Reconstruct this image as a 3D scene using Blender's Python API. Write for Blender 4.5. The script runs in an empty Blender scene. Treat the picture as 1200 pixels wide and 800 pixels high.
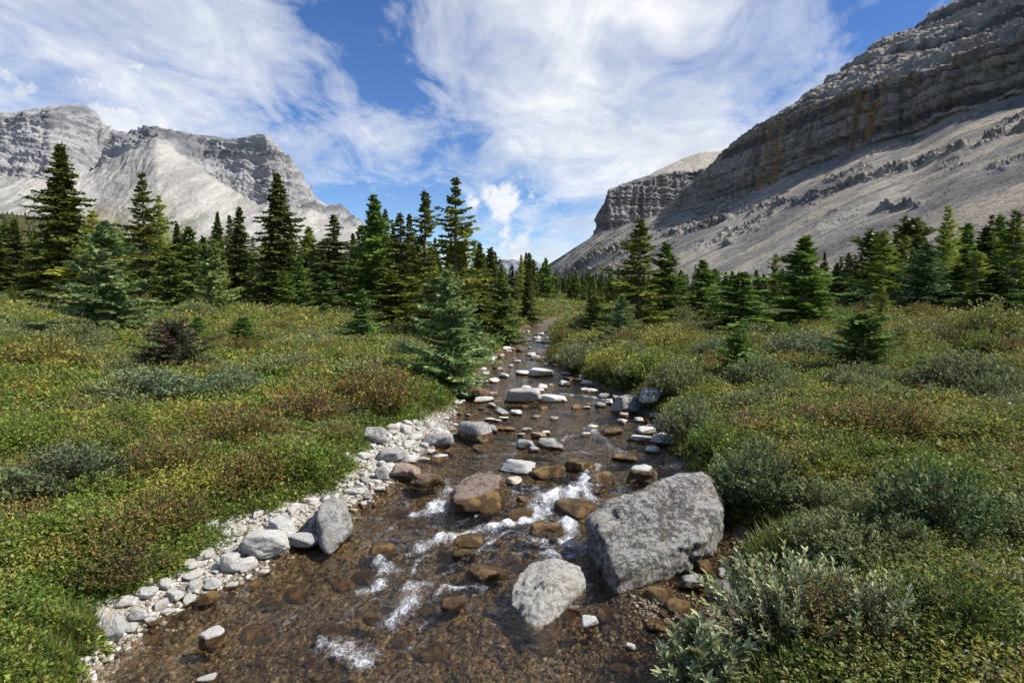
import bpy, bmesh, math, random
import numpy as np
from mathutils import Vector, Matrix

scene = bpy.context.scene
COL = scene.collection
rng = np.random.default_rng(7)
random.seed(7)
R = math.radians

# ------------------------------------------------------------------ camera geometry
FPX = 733.0; HOR = 345.0; CAMZ = 3.0
PITCH = math.atan((400 - HOR) / FPX)
CP, SP = math.cos(PITCH), math.sin(PITCH)

def ray(u, v):
    dx = (np.asarray(u, float) - 600) / FPX; dy = (400 - np.asarray(v, float)) / FPX
    y = CP + dy * SP; z = -SP + dy * CP
    return dx / y, z / y                      # slopes per metre of y

def at_depth(u, v, d):
    sx, sz = ray(u, v)
    return np.stack(np.broadcast_arrays(sx * d, d, CAMZ + sz * d), -1)

# ------------------------------------------------------------------ noise
_perm = np.random.default_rng(3).permutation(256)
_perm = np.concatenate([_perm, _perm, _perm])
_grad = np.random.default_rng(4).normal(size=(256, 3)); _grad /= np.linalg.norm(_grad, axis=1)[:, None]

def perlin(p):
    p = np.asarray(p, float)
    i = np.floor(p).astype(np.int64); f = p - i
    w = f * f * f * (f * (f * 6 - 15) + 10)
    i &= 255
    out = np.zeros(p.shape[:-1])
    for dx in (0, 1):
        wx = w[..., 0] if dx else 1 - w[..., 0]
        a = _perm[(i[..., 0] + dx) & 255]
        for dy in (0, 1):
            wy = w[..., 1] if dy else 1 - w[..., 1]
            b = _perm[a + ((i[..., 1] + dy) & 255)]
            for dz in (0, 1):
                wz = w[..., 2] if dz else 1 - w[..., 2]
                g = _grad[_perm[b + ((i[..., 2] + dz) & 255)]]
                out += wx * wy * wz * ((f[..., 0] - dx) * g[..., 0] + (f[..., 1] - dy) * g[..., 1] + (f[..., 2] - dz) * g[..., 2])
    return out * 1.6

def fbm(p, octaves=4, gain=0.5, ridged=False):
    s = 0; a = 1.0; t = 0; p = np.asarray(p, float)
    for k in range(octaves):
        n = perlin(p + 17.3 * k)
        s = s + a * ((1 - 2 * np.abs(n)) if ridged else n); t += a
        p = p * 2.03; a *= gain
    return s / t

def n2(x, y, scale, seed=0, octaves=3):
    x, y = np.broadcast_arrays(np.asarray(x, float), np.asarray(y, float))
    return fbm(np.stack([x / scale + seed * 7.7, y / scale - seed * 3.1, np.full(x.shape, seed * 1.37)], -1), octaves)

def sstep(a, b, x):
    t = np.clip((np.asarray(x, float) - a) / (b - a), 0, 1)
    return t * t * (3 - 2 * t)

def rgb(*c):
    return np.array(c, float)

def lerp(a, b, t):
    t = np.asarray(t, float)[..., None]
    return np.asarray(a) * (1 - t) + np.asarray(b) * t

# ------------------------------------------------------------------ mesh helpers
def mesh_data(name, V, F, mats=(), colors=None, floats=None, smooth=False, midx=None):
    V = np.ascontiguousarray(V, np.float32); F = np.asarray(F)
    me = bpy.data.meshes.new(name)
    n, k = F.shape
    me.vertices.add(len(V)); me.vertices.foreach_set('co', V.ravel())
    me.loops.add(n * k); me.loops.foreach_set('vertex_index', np.ascontiguousarray(F, np.int32).ravel())
    me.polygons.add(n); me.polygons.foreach_set('loop_start', np.arange(0, n * k, k, dtype=np.int32))
    if smooth:
        me.polygons.foreach_set('use_smooth', np.ones(n, bool))
    if midx is not None:
        me.polygons.foreach_set('material_index', np.ascontiguousarray(midx, np.int32))
    for nm, c in (colors or {}).items():
        a = me.color_attributes.new(nm, 'FLOAT_COLOR', 'POINT')
        c = np.concatenate([c, np.ones((len(c), 1))], 1).astype(np.float32)
        a.data.foreach_set('color', c.ravel())
    for nm, c in (floats or {}).items():
        a = me.attributes.new(nm, 'FLOAT', 'POINT')
        a.data.foreach_set('value', np.ascontiguousarray(c, np.float32))
    for m in mats:
        me.materials.append(m)
    me.update(calc_edges=True)
    return me

def link(name, data, parent=None, loc=(0, 0, 0), rotz=0, scale=(1, 1, 1)):
    o = bpy.data.objects.new(name, data)
    COL.objects.link(o)
    o.location = loc; o.rotation_euler = (0, 0, rotz); o.scale = scale
    if parent is not None:
        o.parent = parent
    return o

def tag(o, label=None, cat=None, group=None, kind=None):
    if label: o['label'] = label
    if cat: o['category'] = cat
    if group: o['group'] = group
    if kind: o['kind'] = kind
    return o

def grid_faces(nr, nc):
    a = np.arange(nr * nc).reshape(nr, nc)
    return np.stack([a[:-1, :-1], a[:-1, 1:], a[1:, 1:], a[1:, :-1]], -1).reshape(-1, 4)

_ico = {}
def ico(n):
    if n not in _ico:
        bm = bmesh.new(); bmesh.ops.create_icosphere(bm, subdivisions=n, radius=1)
        bm.verts.ensure_lookup_table()
        V = np.array([v.co[:] for v in bm.verts]); V /= np.linalg.norm(V, axis=1)[:, None]
        F = np.array([[v.index for v in f.verts] for f in bm.faces]); bm.free()
        _ico[n] = (V, F)
    return _ico[n]

# ------------------------------------------------------------------ stream and terrain
def W(y):
    y = np.asarray(y, float)
    yy = np.clip(y, -10, 160)
    return 0.012 * np.where(yy > 120, 120 + (yy - 120) * 0.5, yy) + 0.11 * sstep(7.9, 8.6, y) + 0.07 * sstep(6.7, 7.2, y) + 0.04 * sstep(5.2, 5.8, y)

_ys = np.geomspace(1.0, 200, 6000)
def on_water(u, v, dz=0.0):
    """The point of the water surface (plus dz) that the photo shows at this pixel."""
    sx, sz = ray(u, v)
    h = CAMZ + sz * _ys - (W(_ys) + dz)
    k = int(np.argmax(h < 0)) if (h < 0).any() else len(_ys) - 1
    y = _ys[k]
    return np.array([float(sx) * y, y, float(W(y)) + dz])

#        v   grassL waterL waterR grassR
_ROWS = [(800, 95, 120, 800, 850),
         (770, 100, 128, 815, 870),
         (740, 112, 165, 835, 885),
         (700, 160, 232, 868, 900),
         (650, 240, 335, 860, 890),
         (620, 308, 385, 850, 872),
         (600, 348, 412, 838, 856),
         (570, 398, 448, 800, 836),
         (545, 414, 478, 775, 800),
         (525, 424, 515, 790, 803),
         (505, 470, 528, 776, 792),
         (485, 516, 530, 752, 768),
         (465, 528, 542, 722, 735),
         (450, 540, 556, 695, 702),
         (435, 555, 566, 662, 668),
         (420, 568, 577, 648, 654),
         (405, 590, 597, 646, 650),
         (395, 600, 606, 644, 650),
         (386, 606, 611, 642, 652)]
_T = []
for v, a, b, c, d in _ROWS:
    p = [on_water(u, v) for u in (a, b, c, d)]
    _T.append([p[0][1]] + [q[0] for q in p])
_T = np.array(_T)
_y0 = _T[0, 0]
_pre = [[yy] + [_T[0, k] + (yy - _y0) * s for k, s in ((1, 0.15), (2, 0.1), (3, 0.0), (4, -0.05))] for yy in (-14.0, 1.0)]
_e = _T[-1]
_post = [[_e[0] + dy] + [_e[k] + dx for k in (1, 2, 3, 4)] for dy, dx in ((12, 2.0), (30, 9), (60, 28), (140, 60), (400, 120), (6000, 160))]
_T = np.array(_pre + list(_T) + _post)

def edges(y):
    y = np.asarray(y, float)
    w = 0.05 * np.sin(y * 2.3) + 0.04 * np.sin(y * 5.1 + 1) + 0.03 * np.sin(y * 11.3 + 2); wg = 0.09 * np.sin(y * 3.1 + 1.3) + 0.07 * np.sin(y * 7.9) + 0.05 * np.sin(y * 17.0 + .5)
    return [np.interp(y, _T[:, 0], _T[:, k]) + w * s + wg * s2 for k, s, s2 in ((1, 1.0, 1.0), (2, 1, 0), (3, -1, 0), (4, -1.0, -.6))]

def ground_z(x, y):
    x, y = np.broadcast_arrays(np.asarray(x, float), np.asarray(y, float))
    gl, wl, wr, gr = edges(y)
    dl, dr = gl - x, x - gr
    d = np.maximum(dl, dr)
    left = dl > dr
    dd = np.maximum(d, 0)
    rise = np.where(left, 0.050, 0.036) * 70 * (1 - np.exp(-dd / 70)) * sstep(0, 6, dd + 2)
    bank = 0.10 + np.where(left, 0.34, 0.42) * (1 - np.exp(-dd / 0.55))
    bumps = (0.26 * n2(x, y, 2.2, 1) + 0.30 * n2(x, y, 9, 2)) * sstep(0.1, 2.5, dd) + 0.03 * n2(x, y, 0.5, 3)
    far = 1.0 * n2(x, y, 60, 4) * sstep(25, 90, dd)
    out = W(y) + bank + rise + bumps + far
    ins = W(y) + 0.10 - 0.75 * sstep(0.0, 0.30, -d)
    return np.where(d > 0, out, ins)

def bed_z(x, y):
    """Bed of the stream between the two grass edges."""
    gl, wl, wr, gr = edges(y)
    t = (x - wl) / (wr - wl)
    inside = 4 * np.clip(t, 0, 1) * (1 - np.clip(t, 0, 1))
    dep = 0.20 * np.minimum(1, inside * 1.5) ** 0.8
    # the shallow gravel shelf at the near right
    sh = np.exp(-(((x - 1.35) / 0.55) ** 2 + ((y - 5.65) / 0.75) ** 2))
    dep = dep * (1 - 0.9 * sh) - 0.03 * sh
    lo = np.maximum(wl - x, x - wr)
    lo = np.maximum(lo, 0)
    bar = np.minimum(lo * 0.24, 0.22)
    n = 0.035 * n2(x, y, 0.45, 11) + 0.02 * n2(x, y, 0.16, 12, 2) + 0.05 * n2(x, y, 1.3, 13, 2)
    return W(y) - dep + bar + n * np.where(lo > 0, 0.6, 1.0)

def surface_at(u, v, dz=0.0):
    """Where the photo's pixel meets the ground, the bed or the water."""
    sx, sz = ray(u, v)
    x = float(sx) * _ys; y = _ys
    gl, wl, wr, gr = edges(y)
    z = np.where((x > gl) & (x < gr), np.maximum(bed_z(x, y), W(y)), ground_z(x, y)) + dz
    h = CAMZ + float(sz) * y - z
    k = int(np.argmax(h < 0)) if (h < 0).any() else len(y) - 1
    return np.array([x[k], y[k], z[k]])

def floor_z(x, y):
    x, y = np.broadcast_arrays(np.asarray(x, float), np.asarray(y, float))
    gl, wl, wr, gr = edges(y)
    return np.where((x > gl) & (x < gr), bed_z(x, y), ground_z(x, y))

# ------------------------------------------------------------------ materials
class NT:
    def __init__(self, name):
        self.m = bpy.data.materials.new(name); self.m.use_nodes = True
        self.t = self.m.node_tree; self.t.nodes.clear()
        self.out = self.t.nodes.new('ShaderNodeOutputMaterial')
    def n(self, typ, **kw):
        nd = self.t.nodes.new(typ)
        for k, v in kw.items():
            if k.startswith('i_'):
                nd.inputs[k[2:].replace('_', ' ')].default_value = v
            elif k.startswith('x'):
                nd.inputs[int(k[1:])].default_value = v
            else:
                setattr(nd, k, v)
        return nd
    def l(self, a, b): self.t.links.new(a, b)
    def attr(self, name): return self.n('ShaderNodeAttribute', attribute_name=name)
    def math(self, op, a, b=None, clamp=False):
        nd = self.n('ShaderNodeMath', operation=op, use_clamp=clamp)
        for i, v in enumerate((a, b)):
            if v is None: continue
            if isinstance(v, (int, float)): nd.inputs[i].default_value = v
            else: self.l(v, nd.inputs[i])
        return nd.outputs[0]
    def mix(self, fac, a, b, mode='MIX'):
        nd = self.n('ShaderNodeMix', data_type='RGBA', blend_type=mode)
        for i, v in ((0, fac), (6, a), (7, b)):
            if isinstance(v, (int, float)): nd.inputs[i].default_value = v
            elif isinstance(v, (tuple, list)): nd.inputs[i].default_value = tuple(v) + (1,) * (4 - len(v))
            else: self.l(v, nd.inputs[i])
        return nd.outputs[2]
    def noise(self, vec, scale, detail=4, rough=0.55, dist=0.0):
        nd = self.n('ShaderNodeTexNoise')
        nd.inputs['Scale'].default_value = scale; nd.inputs['Detail'].default_value = detail
        nd.inputs['Roughness'].default_value = rough; nd.inputs['Distortion'].default_value = dist
        if vec is not None: self.l(vec, nd.inputs['Vector'])
        return nd.outputs['Fac']
    def ramp(self, fac, stops):
        nd = self.n('ShaderNodeValToRGB')
        el = nd.color_ramp.elements
        while len(el) < len(stops): el.new(0.5)
        for e, (p, c) in zip(el, stops):
            e.position = p; e.color = (c, c, c, 1) if isinstance(c, (int, float)) else tuple(c) + (1,)
        self.l(fac, nd.inputs[0])
        return nd.outputs[0]
    def bump(self, h, dist, strength=1.0, normal=None):
        nd = self.n('ShaderNodeBump'); nd.inputs['Strength'].default_value = strength; nd.inputs['Distance'].default_value = dist
        self.l(h, nd.inputs['Height'])
        if normal is not None: self.l(normal, nd.inputs['Normal'])
        return nd.outputs[0]
    def principled(self, color, rough=0.8, normal=None, spec=0.3):
        nd = self.n('ShaderNodeBsdfPrincipled')
        nd.inputs['Specular IOR Level'].default_value = spec
        for key, v in (('Base Color', color), ('Roughness', rough)):
            if isinstance(v, (int, float)): nd.inputs[key].default_value = v
            elif isinstance(v, tuple): nd.inputs[key].default_value = v + (1,)
            else: self.l(v, nd.inputs[key])
        if normal is not None: self.l(normal, nd.inputs['Normal'])
        return nd.outputs[0]
    def surf(self, s): self.l(s, self.out.inputs['Surface']); return self.m

def leaf_material(name, rough=0.55, trans=0.28, obj_tint=False, spec=0.25):
    k = NT(name)
    c = k.attr('tint').outputs['Color']
    if obj_tint:
        c = k.mix(1.0, c, k.n('ShaderNodeObjectInfo').outputs['Color'], 'MULTIPLY')
    p = k.principled(c, rough, None, spec)
    t = k.n('ShaderNodeBsdfTranslucent'); k.l(c, t.inputs[0])
    mx = k.n('ShaderNodeMixShader'); mx.inputs[0].default_value = trans
    k.l(p, mx.inputs[1]); k.l(t.outputs[0], mx.inputs[2])
    return k.surf(mx.outputs[0])

def bark_material(name, a, b):
    k = NT(name)
    co = k.n('ShaderNodeTexCoord').outputs['Object']
    mp = k.n('ShaderNodeMapping'); mp.inputs['Scale'].default_value = (14, 14, 3); k.l(co, mp.inputs[0])
    n = k.noise(mp.outputs[0], 2.0, 5)
    return k.surf(k.principled(k.mix(k.ramp(n, [(0.3, 0.0), (0.7, 1.0)]), a, b), 0.9, k.bump(n, 0.02)))

def rock_material(name, base, dark, lichen, amt, scale=1.0, algae=(0.145, 0.088, 0.034)):
    """Dry stone with dark lichen and cracks; 'wet' turns it into glossy, algae-brown wet stone."""
    k = NT(name)
    co = k.n('ShaderNodeTexCoord').outputs['Object']
    rnd = k.n('ShaderNodeObjectInfo').outputs['Random']
    off = k.n('ShaderNodeVectorMath', operation='ADD'); k.l(co, off.inputs[0])
    cmb = k.n('ShaderNodeCombineXYZ'); k.l(k.math('MULTIPLY', rnd, 37.0), cmb.inputs[0]); k.l(cmb.outputs[0], off.inputs[1])
    co = off.outputs[0]
    big = k.noise(co, 2.2 * scale, 6, 0.6)
    mid = k.noise(co, 15 * scale, 10, 0.80, 0.2)
    fin = k.noise(co, 45 * scale, 4, 0.6)
    c = k.mix(k.ramp(big, [(0.32, 0.0), (0.68, 1.0)]), base, tuple(0.72 * v for v in base))
    msk = k.ramp(k.math('ADD', k.math('MULTIPLY', mid, 0.7), k.math('MULTIPLY', big, 0.3)), [(0.38 + amt * 0.10, 1.0), (0.45 + amt * 0.12, 0.0)])
    c = k.mix(k.math('MULTIPLY', msk, min(1.0, 0.3 + amt)), c, dark)
    l2 = k.ramp(k.noise(co, 14 * scale, 5, 0.65), [(0.60, 0.0), (0.66, 1.0)])
    c = k.mix(k.math('MULTIPLY', l2, 0.75 * amt), c, lichen)
    c = k.mix(k.math('MULTIPLY', k.ramp(fin, [(0.35, 1.0), (0.55, 0.0)]), 0.25), c, tuple(0.5 * v for v in base))
    c = k.mix(k.ramp(k.noise(co, 3.1 * scale, 5, 0.6, 0.6), [(0.5, 0.0), (0.66, 0.38 * min(1.0, amt + .15))]), c, (0.26, 0.205, 0.13))
    c = k.mix(0.9, c, k.attr('tint').outputs['Color'], 'MULTIPLY')
    wet = k.math('ADD', k.attr('wet').outputs['Fac'], k.math('MULTIPLY', k.math('SUBTRACT', mid, 0.5), 0.5))
    wet = k.ramp(wet, [(0.35, 0.0), (0.6, 1.0)])
    wetc = k.mix(k.ramp(mid, [(0.4, 0.0), (0.62, 1.0)]), tuple(0.42 * v for v in algae), algae)
    wetc = k.mix(k.ramp(k.noise(co, 6 * scale, 4), [(0.48, 0.0), (0.62, 0.85)]), wetc, (0.33, 0.21, 0.08))
    c = k.mix(wet, c, wetc)
    rough = k.math('SUBTRACT', 0.88, k.math('MULTIPLY', wet, 0.6))
    h = k.math('ADD', mid, k.math('MULTIPLY', fin, 0.3))
    return k.surf(k.principled(c, rough, k.bump(h, 0.07 / scale, 1.0), 0.4))

def pebble_material(name, rough=0.85, bed=False):
    k = NT(name)
    pos = k.n('ShaderNodeNewGeometry').outputs['Position']
    n = k.noise(pos, 40, 5, 0.65)
    c = k.mix(k.ramp(n, [(0.35, 0.55), (0.65, 0.0)]), k.attr('tint').outputs['Color'], (0.08, 0.06, 0.04))
    return k.surf(k.principled(c, rough, k.bump(n, 0.01), 0.4))

M = {}
M['cover'] = leaf_material('ground_cover_leaf', 0.5, 0.36)
M['shrub'] = leaf_material('shrub_leaf', 0.55, 0.34, True)
M['willow'] = leaf_material('willow_leaf', 0.6, 0.30, True, 0.22)
M['needle'] = leaf_material('conifer_needle', 0.5, 0.28, True, 0.3)
M['bark'] = bark_material('conifer_bark', (0.10, 0.075, 0.055), (0.22, 0.19, 0.16))
M['twig'] = bark_material('shrub_twig', (0.07, 0.05, 0.035), (0.16, 0.12, 0.09))
M['dead'] = bark_material('dead_twig', (0.24, 0.22, 0.20), (0.36, 0.34, 0.31))
M['white_rock'] = rock_material('pale_limestone', (0.86, 0.84, 0.785), (0.30, 0.285, 0.26), (0.66, 0.64, 0.58), 0.12)
M['grey_rock'] = rock_material('lichened_limestone', (0.56, 0.545, 0.505), (0.075, 0.070, 0.064), (0.68, 0.66, 0.60), 0.92, 1.1)
M['mid_rock'] = rock_material('grey_limestone', (0.60, 0.585, 0.55), (0.16, 0.15, 0.14), (0.56, 0.54, 0.49), 0.6)
M['brown_rock'] = rock_material('brown_stone', (0.30, 0.20, 0.13), (0.09, 0.06, 0.045), (0.42, 0.36, 0.28), 0.6)
M['pebble'] = pebble_material('dry_pebble')
M['bedstone'] = pebble_material('wet_pebble', 0.4)

# ground under the plants
k = NT('meadow_soil')
pos = k.n('ShaderNodeNewGeometry').outputs['Position']
n1 = k.noise(pos, 0.35, 6, 0.6); n2_ = k.noise(pos, 6, 6, 0.7)
c = k.mix(k.ramp(n1, [(0.38, 0.0), (0.62, 1.0)]), (0.085, 0.082, 0.022), (0.105, 0.095, 0.028))
c = k.mix(k.ramp(n2_, [(0.4, 0.8), (0.6, 0.0)]), c, (0.045, 0.038, 0.016))
M['soil'] = k.surf(k.principled(c, 0.95, k.bump(n2_, 0.08), 0.1))

# stream bed
k = NT('stream_bed_gravel')
pos = k.n('ShaderNodeNewGeometry').outputs['Position']
v = k.n('ShaderNodeTexVoronoi'); v.inputs['Scale'].default_value = 16; k.l(pos, v.inputs['Vector'])
v2 = k.n('ShaderNodeTexVoronoi'); v2.inputs['Scale'].default_value = 42; k.l(pos, v2.inputs['Vector'])
sc = k.n('ShaderNodeSeparateColor'); k.l(v.outputs['Color'], sc.inputs[0])
sc2 = k.n('ShaderNodeSeparateColor'); k.l(v2.outputs['Color'], sc2.inputs[0])
c = k.ramp(sc.outputs[0], [(0.0, (0.05, 0.038, 0.024)), (0.35, (0.12, 0.088, 0.048)), (0.6, (0.19, 0.128, 0.056)), (0.8, (0.17, 0.145, 0.098)), (1.0, (0.31, 0.25, 0.16))])
cc = k.ramp(sc2.outputs[1], [(0.0, (0.06, 0.045, 0.028)), (0.5, (0.15, 0.11, 0.056)), (0.85, (0.22, 0.185, 0.12)), (1.0, (0.44, 0.39, 0.29))])
c = k.mix(1.0, k.mix(0.55, c, cc), (1.12, 1.10, 1.04), 'MULTIPLY')
big = k.noise(pos, 1.6, 5, 0.6)
c = k.mix(k.ramp(big, [(0.35, 0.75), (0.6, 0.0)]), c, (0.058, 0.042, 0.024))
dry = k.attr('dry').outputs['Fac']
n3 = k.noise(pos, 25, 6, 0.7)
c = k.mix(dry, c, k.mix(k.ramp(n3, [(0.4, 0.0), (0.6, 1.0)]), (0.24, 0.21, 0.165), (0.46, 0.44, 0.39)))
h = k.math('ADD', k.math('MULTIPLY', v.outputs['Distance'], -1.0), k.math('MULTIPLY', v2.outputs['Distance'], -0.4))
M['bed'] = k.surf(k.principled(c, k.math('ADD', 0.45, k.math('MULTIPLY', dry, 0.45)), k.bump(h, 0.05, 0.7), 0.4))

# water: clear brown-tinted sheet that mirrors the sky at grazing angles, with white water
k = NT('stream_water')
pos = k.n('ShaderNodeNewGeometry').outputs['Position']
mp = k.n('ShaderNodeMapping'); mp.inputs['Scale'].default_value = (1.0, 0.75, 1.0); k.l(pos, mp.inputs[0])
r1 = k.noise(mp.outputs[0], 6.5, 5, 0.6, 1.1); r2 = k.noise(mp.outputs[0], 22, 4, 0.6, 0.3)
h = k.math('ADD', r1, k.math('MULTIPLY', r2, 0.30))
bm_ = k.n('ShaderNodeBump'); bm_.inputs['Distance'].default_value = 0.085; k.l(h, bm_.inputs['Height'])
sy = k.n('ShaderNodeSeparateXYZ'); k.l(pos, sy.inputs[0])
k.l(k.ramp(k.math('DIVIDE', sy.outputs[1], 30.0), [(0.30, 1.0), (0.62, 0.55)]), bm_.inputs['Strength'])   # the creek runs calmer upstream
nrm = bm_.outputs[0]
fr = k.n('ShaderNodeFresnel'); fr.inputs['IOR'].default_value = 1.33; k.l(nrm, fr.inputs['Normal'])
tr = k.n('ShaderNodeBsdfTransparent'); tr.inputs[0].default_value = (0.95, 0.87, 0.72, 1)
gl = k.n('ShaderNodeBsdfGlossy'); gl.inputs['Roughness'].default_value = 0.035; gl.inputs[0].default_value = (1, 1, 1, 1); k.l(nrm, gl.inputs['Normal'])
mx = k.n('ShaderNodeMixShader'); k.l(k.math('MULTIPLY', fr.outputs[0], 1.0, True), mx.inputs[0]); k.l(tr.outputs[0], mx.inputs[1]); k.l(gl.outputs[0], mx.inputs[2])
foam = k.attr('foam').outputs['Fac']
mpf = k.n('ShaderNodeMapping'); mpf.inputs['Scale'].default_value = (1.0, 0.55, 1.0); k.l(pos, mpf.inputs[0])
fn = k.noise(mpf.outputs[0], 34, 8, 0.75, 0.5)
fn2 = k.noise(mpf.outputs[0], 7, 4, 0.6, 0.5)
vl = k.n('ShaderNodeTexVoronoi', feature='DISTANCE_TO_EDGE'); vl.inputs['Scale'].default_value = 30; k.l(mpf.outputs[0], vl.inputs['Vector'])
lace = k.ramp(vl.outputs['Distance'], [(0.0, 0.35), (0.16, -0.0)])
fm = k.math('ADD', k.math('SUBTRACT', foam, 0.10), k.math('ADD', k.math('MULTIPLY', k.math('SUBTRACT', fn, 0.5), 2.6), k.math('MULTIPLY', k.math('SUBTRACT', fn2, 0.5), 1.6)))
fm = k.math('ADD', fm, lace)
fm = k.math('MULTIPLY', k.ramp(k.math('MULTIPLY', fm, 0.7), [(0.22, 0.0), (0.50, 0.26), (0.78, 0.66), (1.0, 0.88)]), k.ramp(foam, [(0.05, 0.0), (0.45, 1.0)]))
wf = k.principled((0.80, 0.84, 0.88), 0.6, k.bump(fn, 0.03), 0.3)
mx2 = k.n('ShaderNodeMixShader'); k.l(fm, mx2.inputs[0]); k.l(mx.outputs[0], mx2.inputs[1]); k.l(wf, mx2.inputs[2])
M['water'] = k.surf(mx2.outputs[0])

# mountains: colour of rock, scree and turf comes as vertex data, broken up by fine noise
k = NT('mountain_rock')
pos = k.n('ShaderNodeNewGeometry').outputs['Position']
n = k.noise(pos, 0.11, 8, 0.75)
n4 = k.noise(pos, 0.5, 4, 0.7)
f = k.math('ADD', k.math('MULTIPLY', n, 0.6), k.math('MULTIPLY', n4, 0.4))
c = k.mix(k.ramp(f, [(0.40, 0.60), (0.52, 0.0)]), k.attr('tint').outputs['Color'], (0.05, 0.05, 0.052))
c = k.mix(k.ramp(f, [(0.55, 0.0), (0.7, 0.3)]), c, (0.52, 0.5, 0.46))
M['mountain'] = k.surf(k.principled(c, 0.95, k.bump(f, 4.0, 1.0), 0.1))

k = NT('trail_sand')
pos = k.n('ShaderNodeNewGeometry').outputs['Position']
n = k.noise(pos, 8, 6, 0.7)
M['sand'] = k.surf(k.principled(k.mix(k.ramp(n, [(0.4, 0.0), (0.6, 1.0)]), (0.30, 0.26, 0.20), (0.47, 0.43, 0.36)), 0.95, k.bump(n, 0.04), 0.1))

# ------------------------------------------------------------------ sun, sky, camera
SUN_AZ, SUN_EL = R(100), R(48)
L = Vector((math.sin(SUN_AZ) * math.cos(SUN_EL), math.cos(SUN_AZ) * math.cos(SUN_EL), math.sin(SUN_EL)))
ld = bpy.data.lights.new('sun', 'SUN'); ld.energy = 5.0; ld.angle = R(0.5); ld.color = (1.0, 0.945, 0.86)
lo = bpy.data.objects.new('sun', ld); COL.objects.link(lo); lo.rotation_euler = L.to_track_quat('Z', 'Y').to_euler()

cam = bpy.data.cameras.new('camera'); cam.lens = 36 * FPX / 1200; cam.sensor_width = 36; cam.clip_start = 0.05; cam.clip_end = 30000
co_ = bpy.data.objects.new('camera', cam); COL.objects.link(co_); co_.location = (0, 0, CAMZ); co_.rotation_euler = (R(90) - PITCH, 0, 0)
scene.camera = co_

world = bpy.data.worlds.new('World'); scene.world = world; world.use_nodes = True
k = NT.__new__(NT); k.t = world.node_tree; k.t.nodes.clear(); k.out = k.n('ShaderNodeOutputWorld')
sky = k.n('ShaderNodeTexSky', sky_type='NISHITA', sun_disc=False, sun_elevation=SUN_EL, sun_rotation=SUN_AZ)
sky.altitude = 2100; sky.air_density = 1.0; sky.dust_density = 0.25; sky.ozone_density = 2.0
hs = k.n('ShaderNodeHueSaturation'); hs.inputs['Hue'].default_value = 0.51; hs.inputs['Saturation'].default_value = 1.24; hs.inputs['Value'].default_value = 1.05; k.l(sky.outputs[0], hs.inputs['Color'])
gen = k.n('ShaderNodeTexCoord').outputs['Generated']
def sky_dir(u, v):
    a, b = ray(u, v); d = np.array([float(a), 1.0, float(b)]); return d / np.linalg.norm(d)
sx = k.n('ShaderNodeSeparateXYZ'); k.l(gen, sx.inputs[0])
den = k.math('ADD', k.math('MAXIMUM', sx.outputs[2], 0.0), 0.16)
px, py = k.math('DIVIDE', sx.outputs[0], den), k.math('DIVIDE', sx.outputs[1], den)
cv = k.n('ShaderNodeCombineXYZ'); k.l(px, cv.inputs[0]); k.l(py, cv.inputs[1])
mp = k.n('ShaderNodeMapping'); mp.inputs['Rotation'].default_value = (0, 0, R(-28)); mp.inputs['Scale'].default_value = (0.95, 0.72, 1); mp.inputs['Location'].default_value = (1.3, 0.4, 0)
k.l(cv.outputs[0], mp.inputs[0])
f1 = k.noise(mp.outputs[0], 1.25, 9, 0.62, 0.5)
mp2 = k.n('ShaderNodeMapping'); mp2.inputs['Rotation'].default_value = (0, 0, R(35)); mp2.inputs['Scale'].default_value = (1.5, 0.85, 1); k.l(cv.outputs[0], mp2.inputs[0])
f2 = k.noise(mp2.outputs[0], 2.6, 10, 0.66, 0.7)
dens = k.math('ADD', k.math('MULTIPLY', f1, 1.15), k.math('SUBTRACT', k.math('MULTIPLY', f2, 1.0), 0.545))
# broad banks of cloud (+) and openings of blue (-), each by its direction in the sky
BANKS = [(690, 90, 14, .26), (560, 60, 9, .12), (830, 60, 13, .22), (250, 90, 12, .20), (40, 60, 9, .20), (380, 120, 8, .12), (470, 120, 5, .10), (150, 60, 8, .1), (270, 15, 5, .14),
         (620, 180, 6, .04), (740, 160, 9, .12), (90, 130, 5, .12), (1000, 10, 4, .12),
         (435, 30, 5.0, -.36), (400, 60, 3.5, -.12), (480, 10, 4.5, -.22), (85, 8, 3.0, -.22), (165, 22, 3.0, -.2), (365, 15, 3, -.08), (1065, 25, 5, -.40), (1000, 70, 3.5, -.16), (820, 60, 3, -.03),
         (370, 200, 6, -.20), (260, 145, 4.5, -.18), (470, 205, 6, -.20), (620, 245, 6, -.16), (560, 190, 4, -.10), (180, 150, 4, -.10), (580, 215, 5, -.03), (660, 255, 4, -.05)]
for u, v, sig, amp in BANKS:
    dt = k.n('ShaderNodeVectorMath', operation='DOT_PRODUCT'); k.l(gen, dt.inputs[0]); dt.inputs[1].default_value = tuple(sky_dir(u, v))
    e = k.math('POWER', k.math('MAXIMUM', dt.outputs['Value'], 0.0), 2.0 / (R(sig) ** 2) / 2)
    dens = k.math('ADD', dens, k.math('MULTIPLY', e, amp * 0.66))
cov = k.ramp(dens, [(0.46, 0.0), (0.62, 0.38), (0.98, 1.0)])
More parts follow.
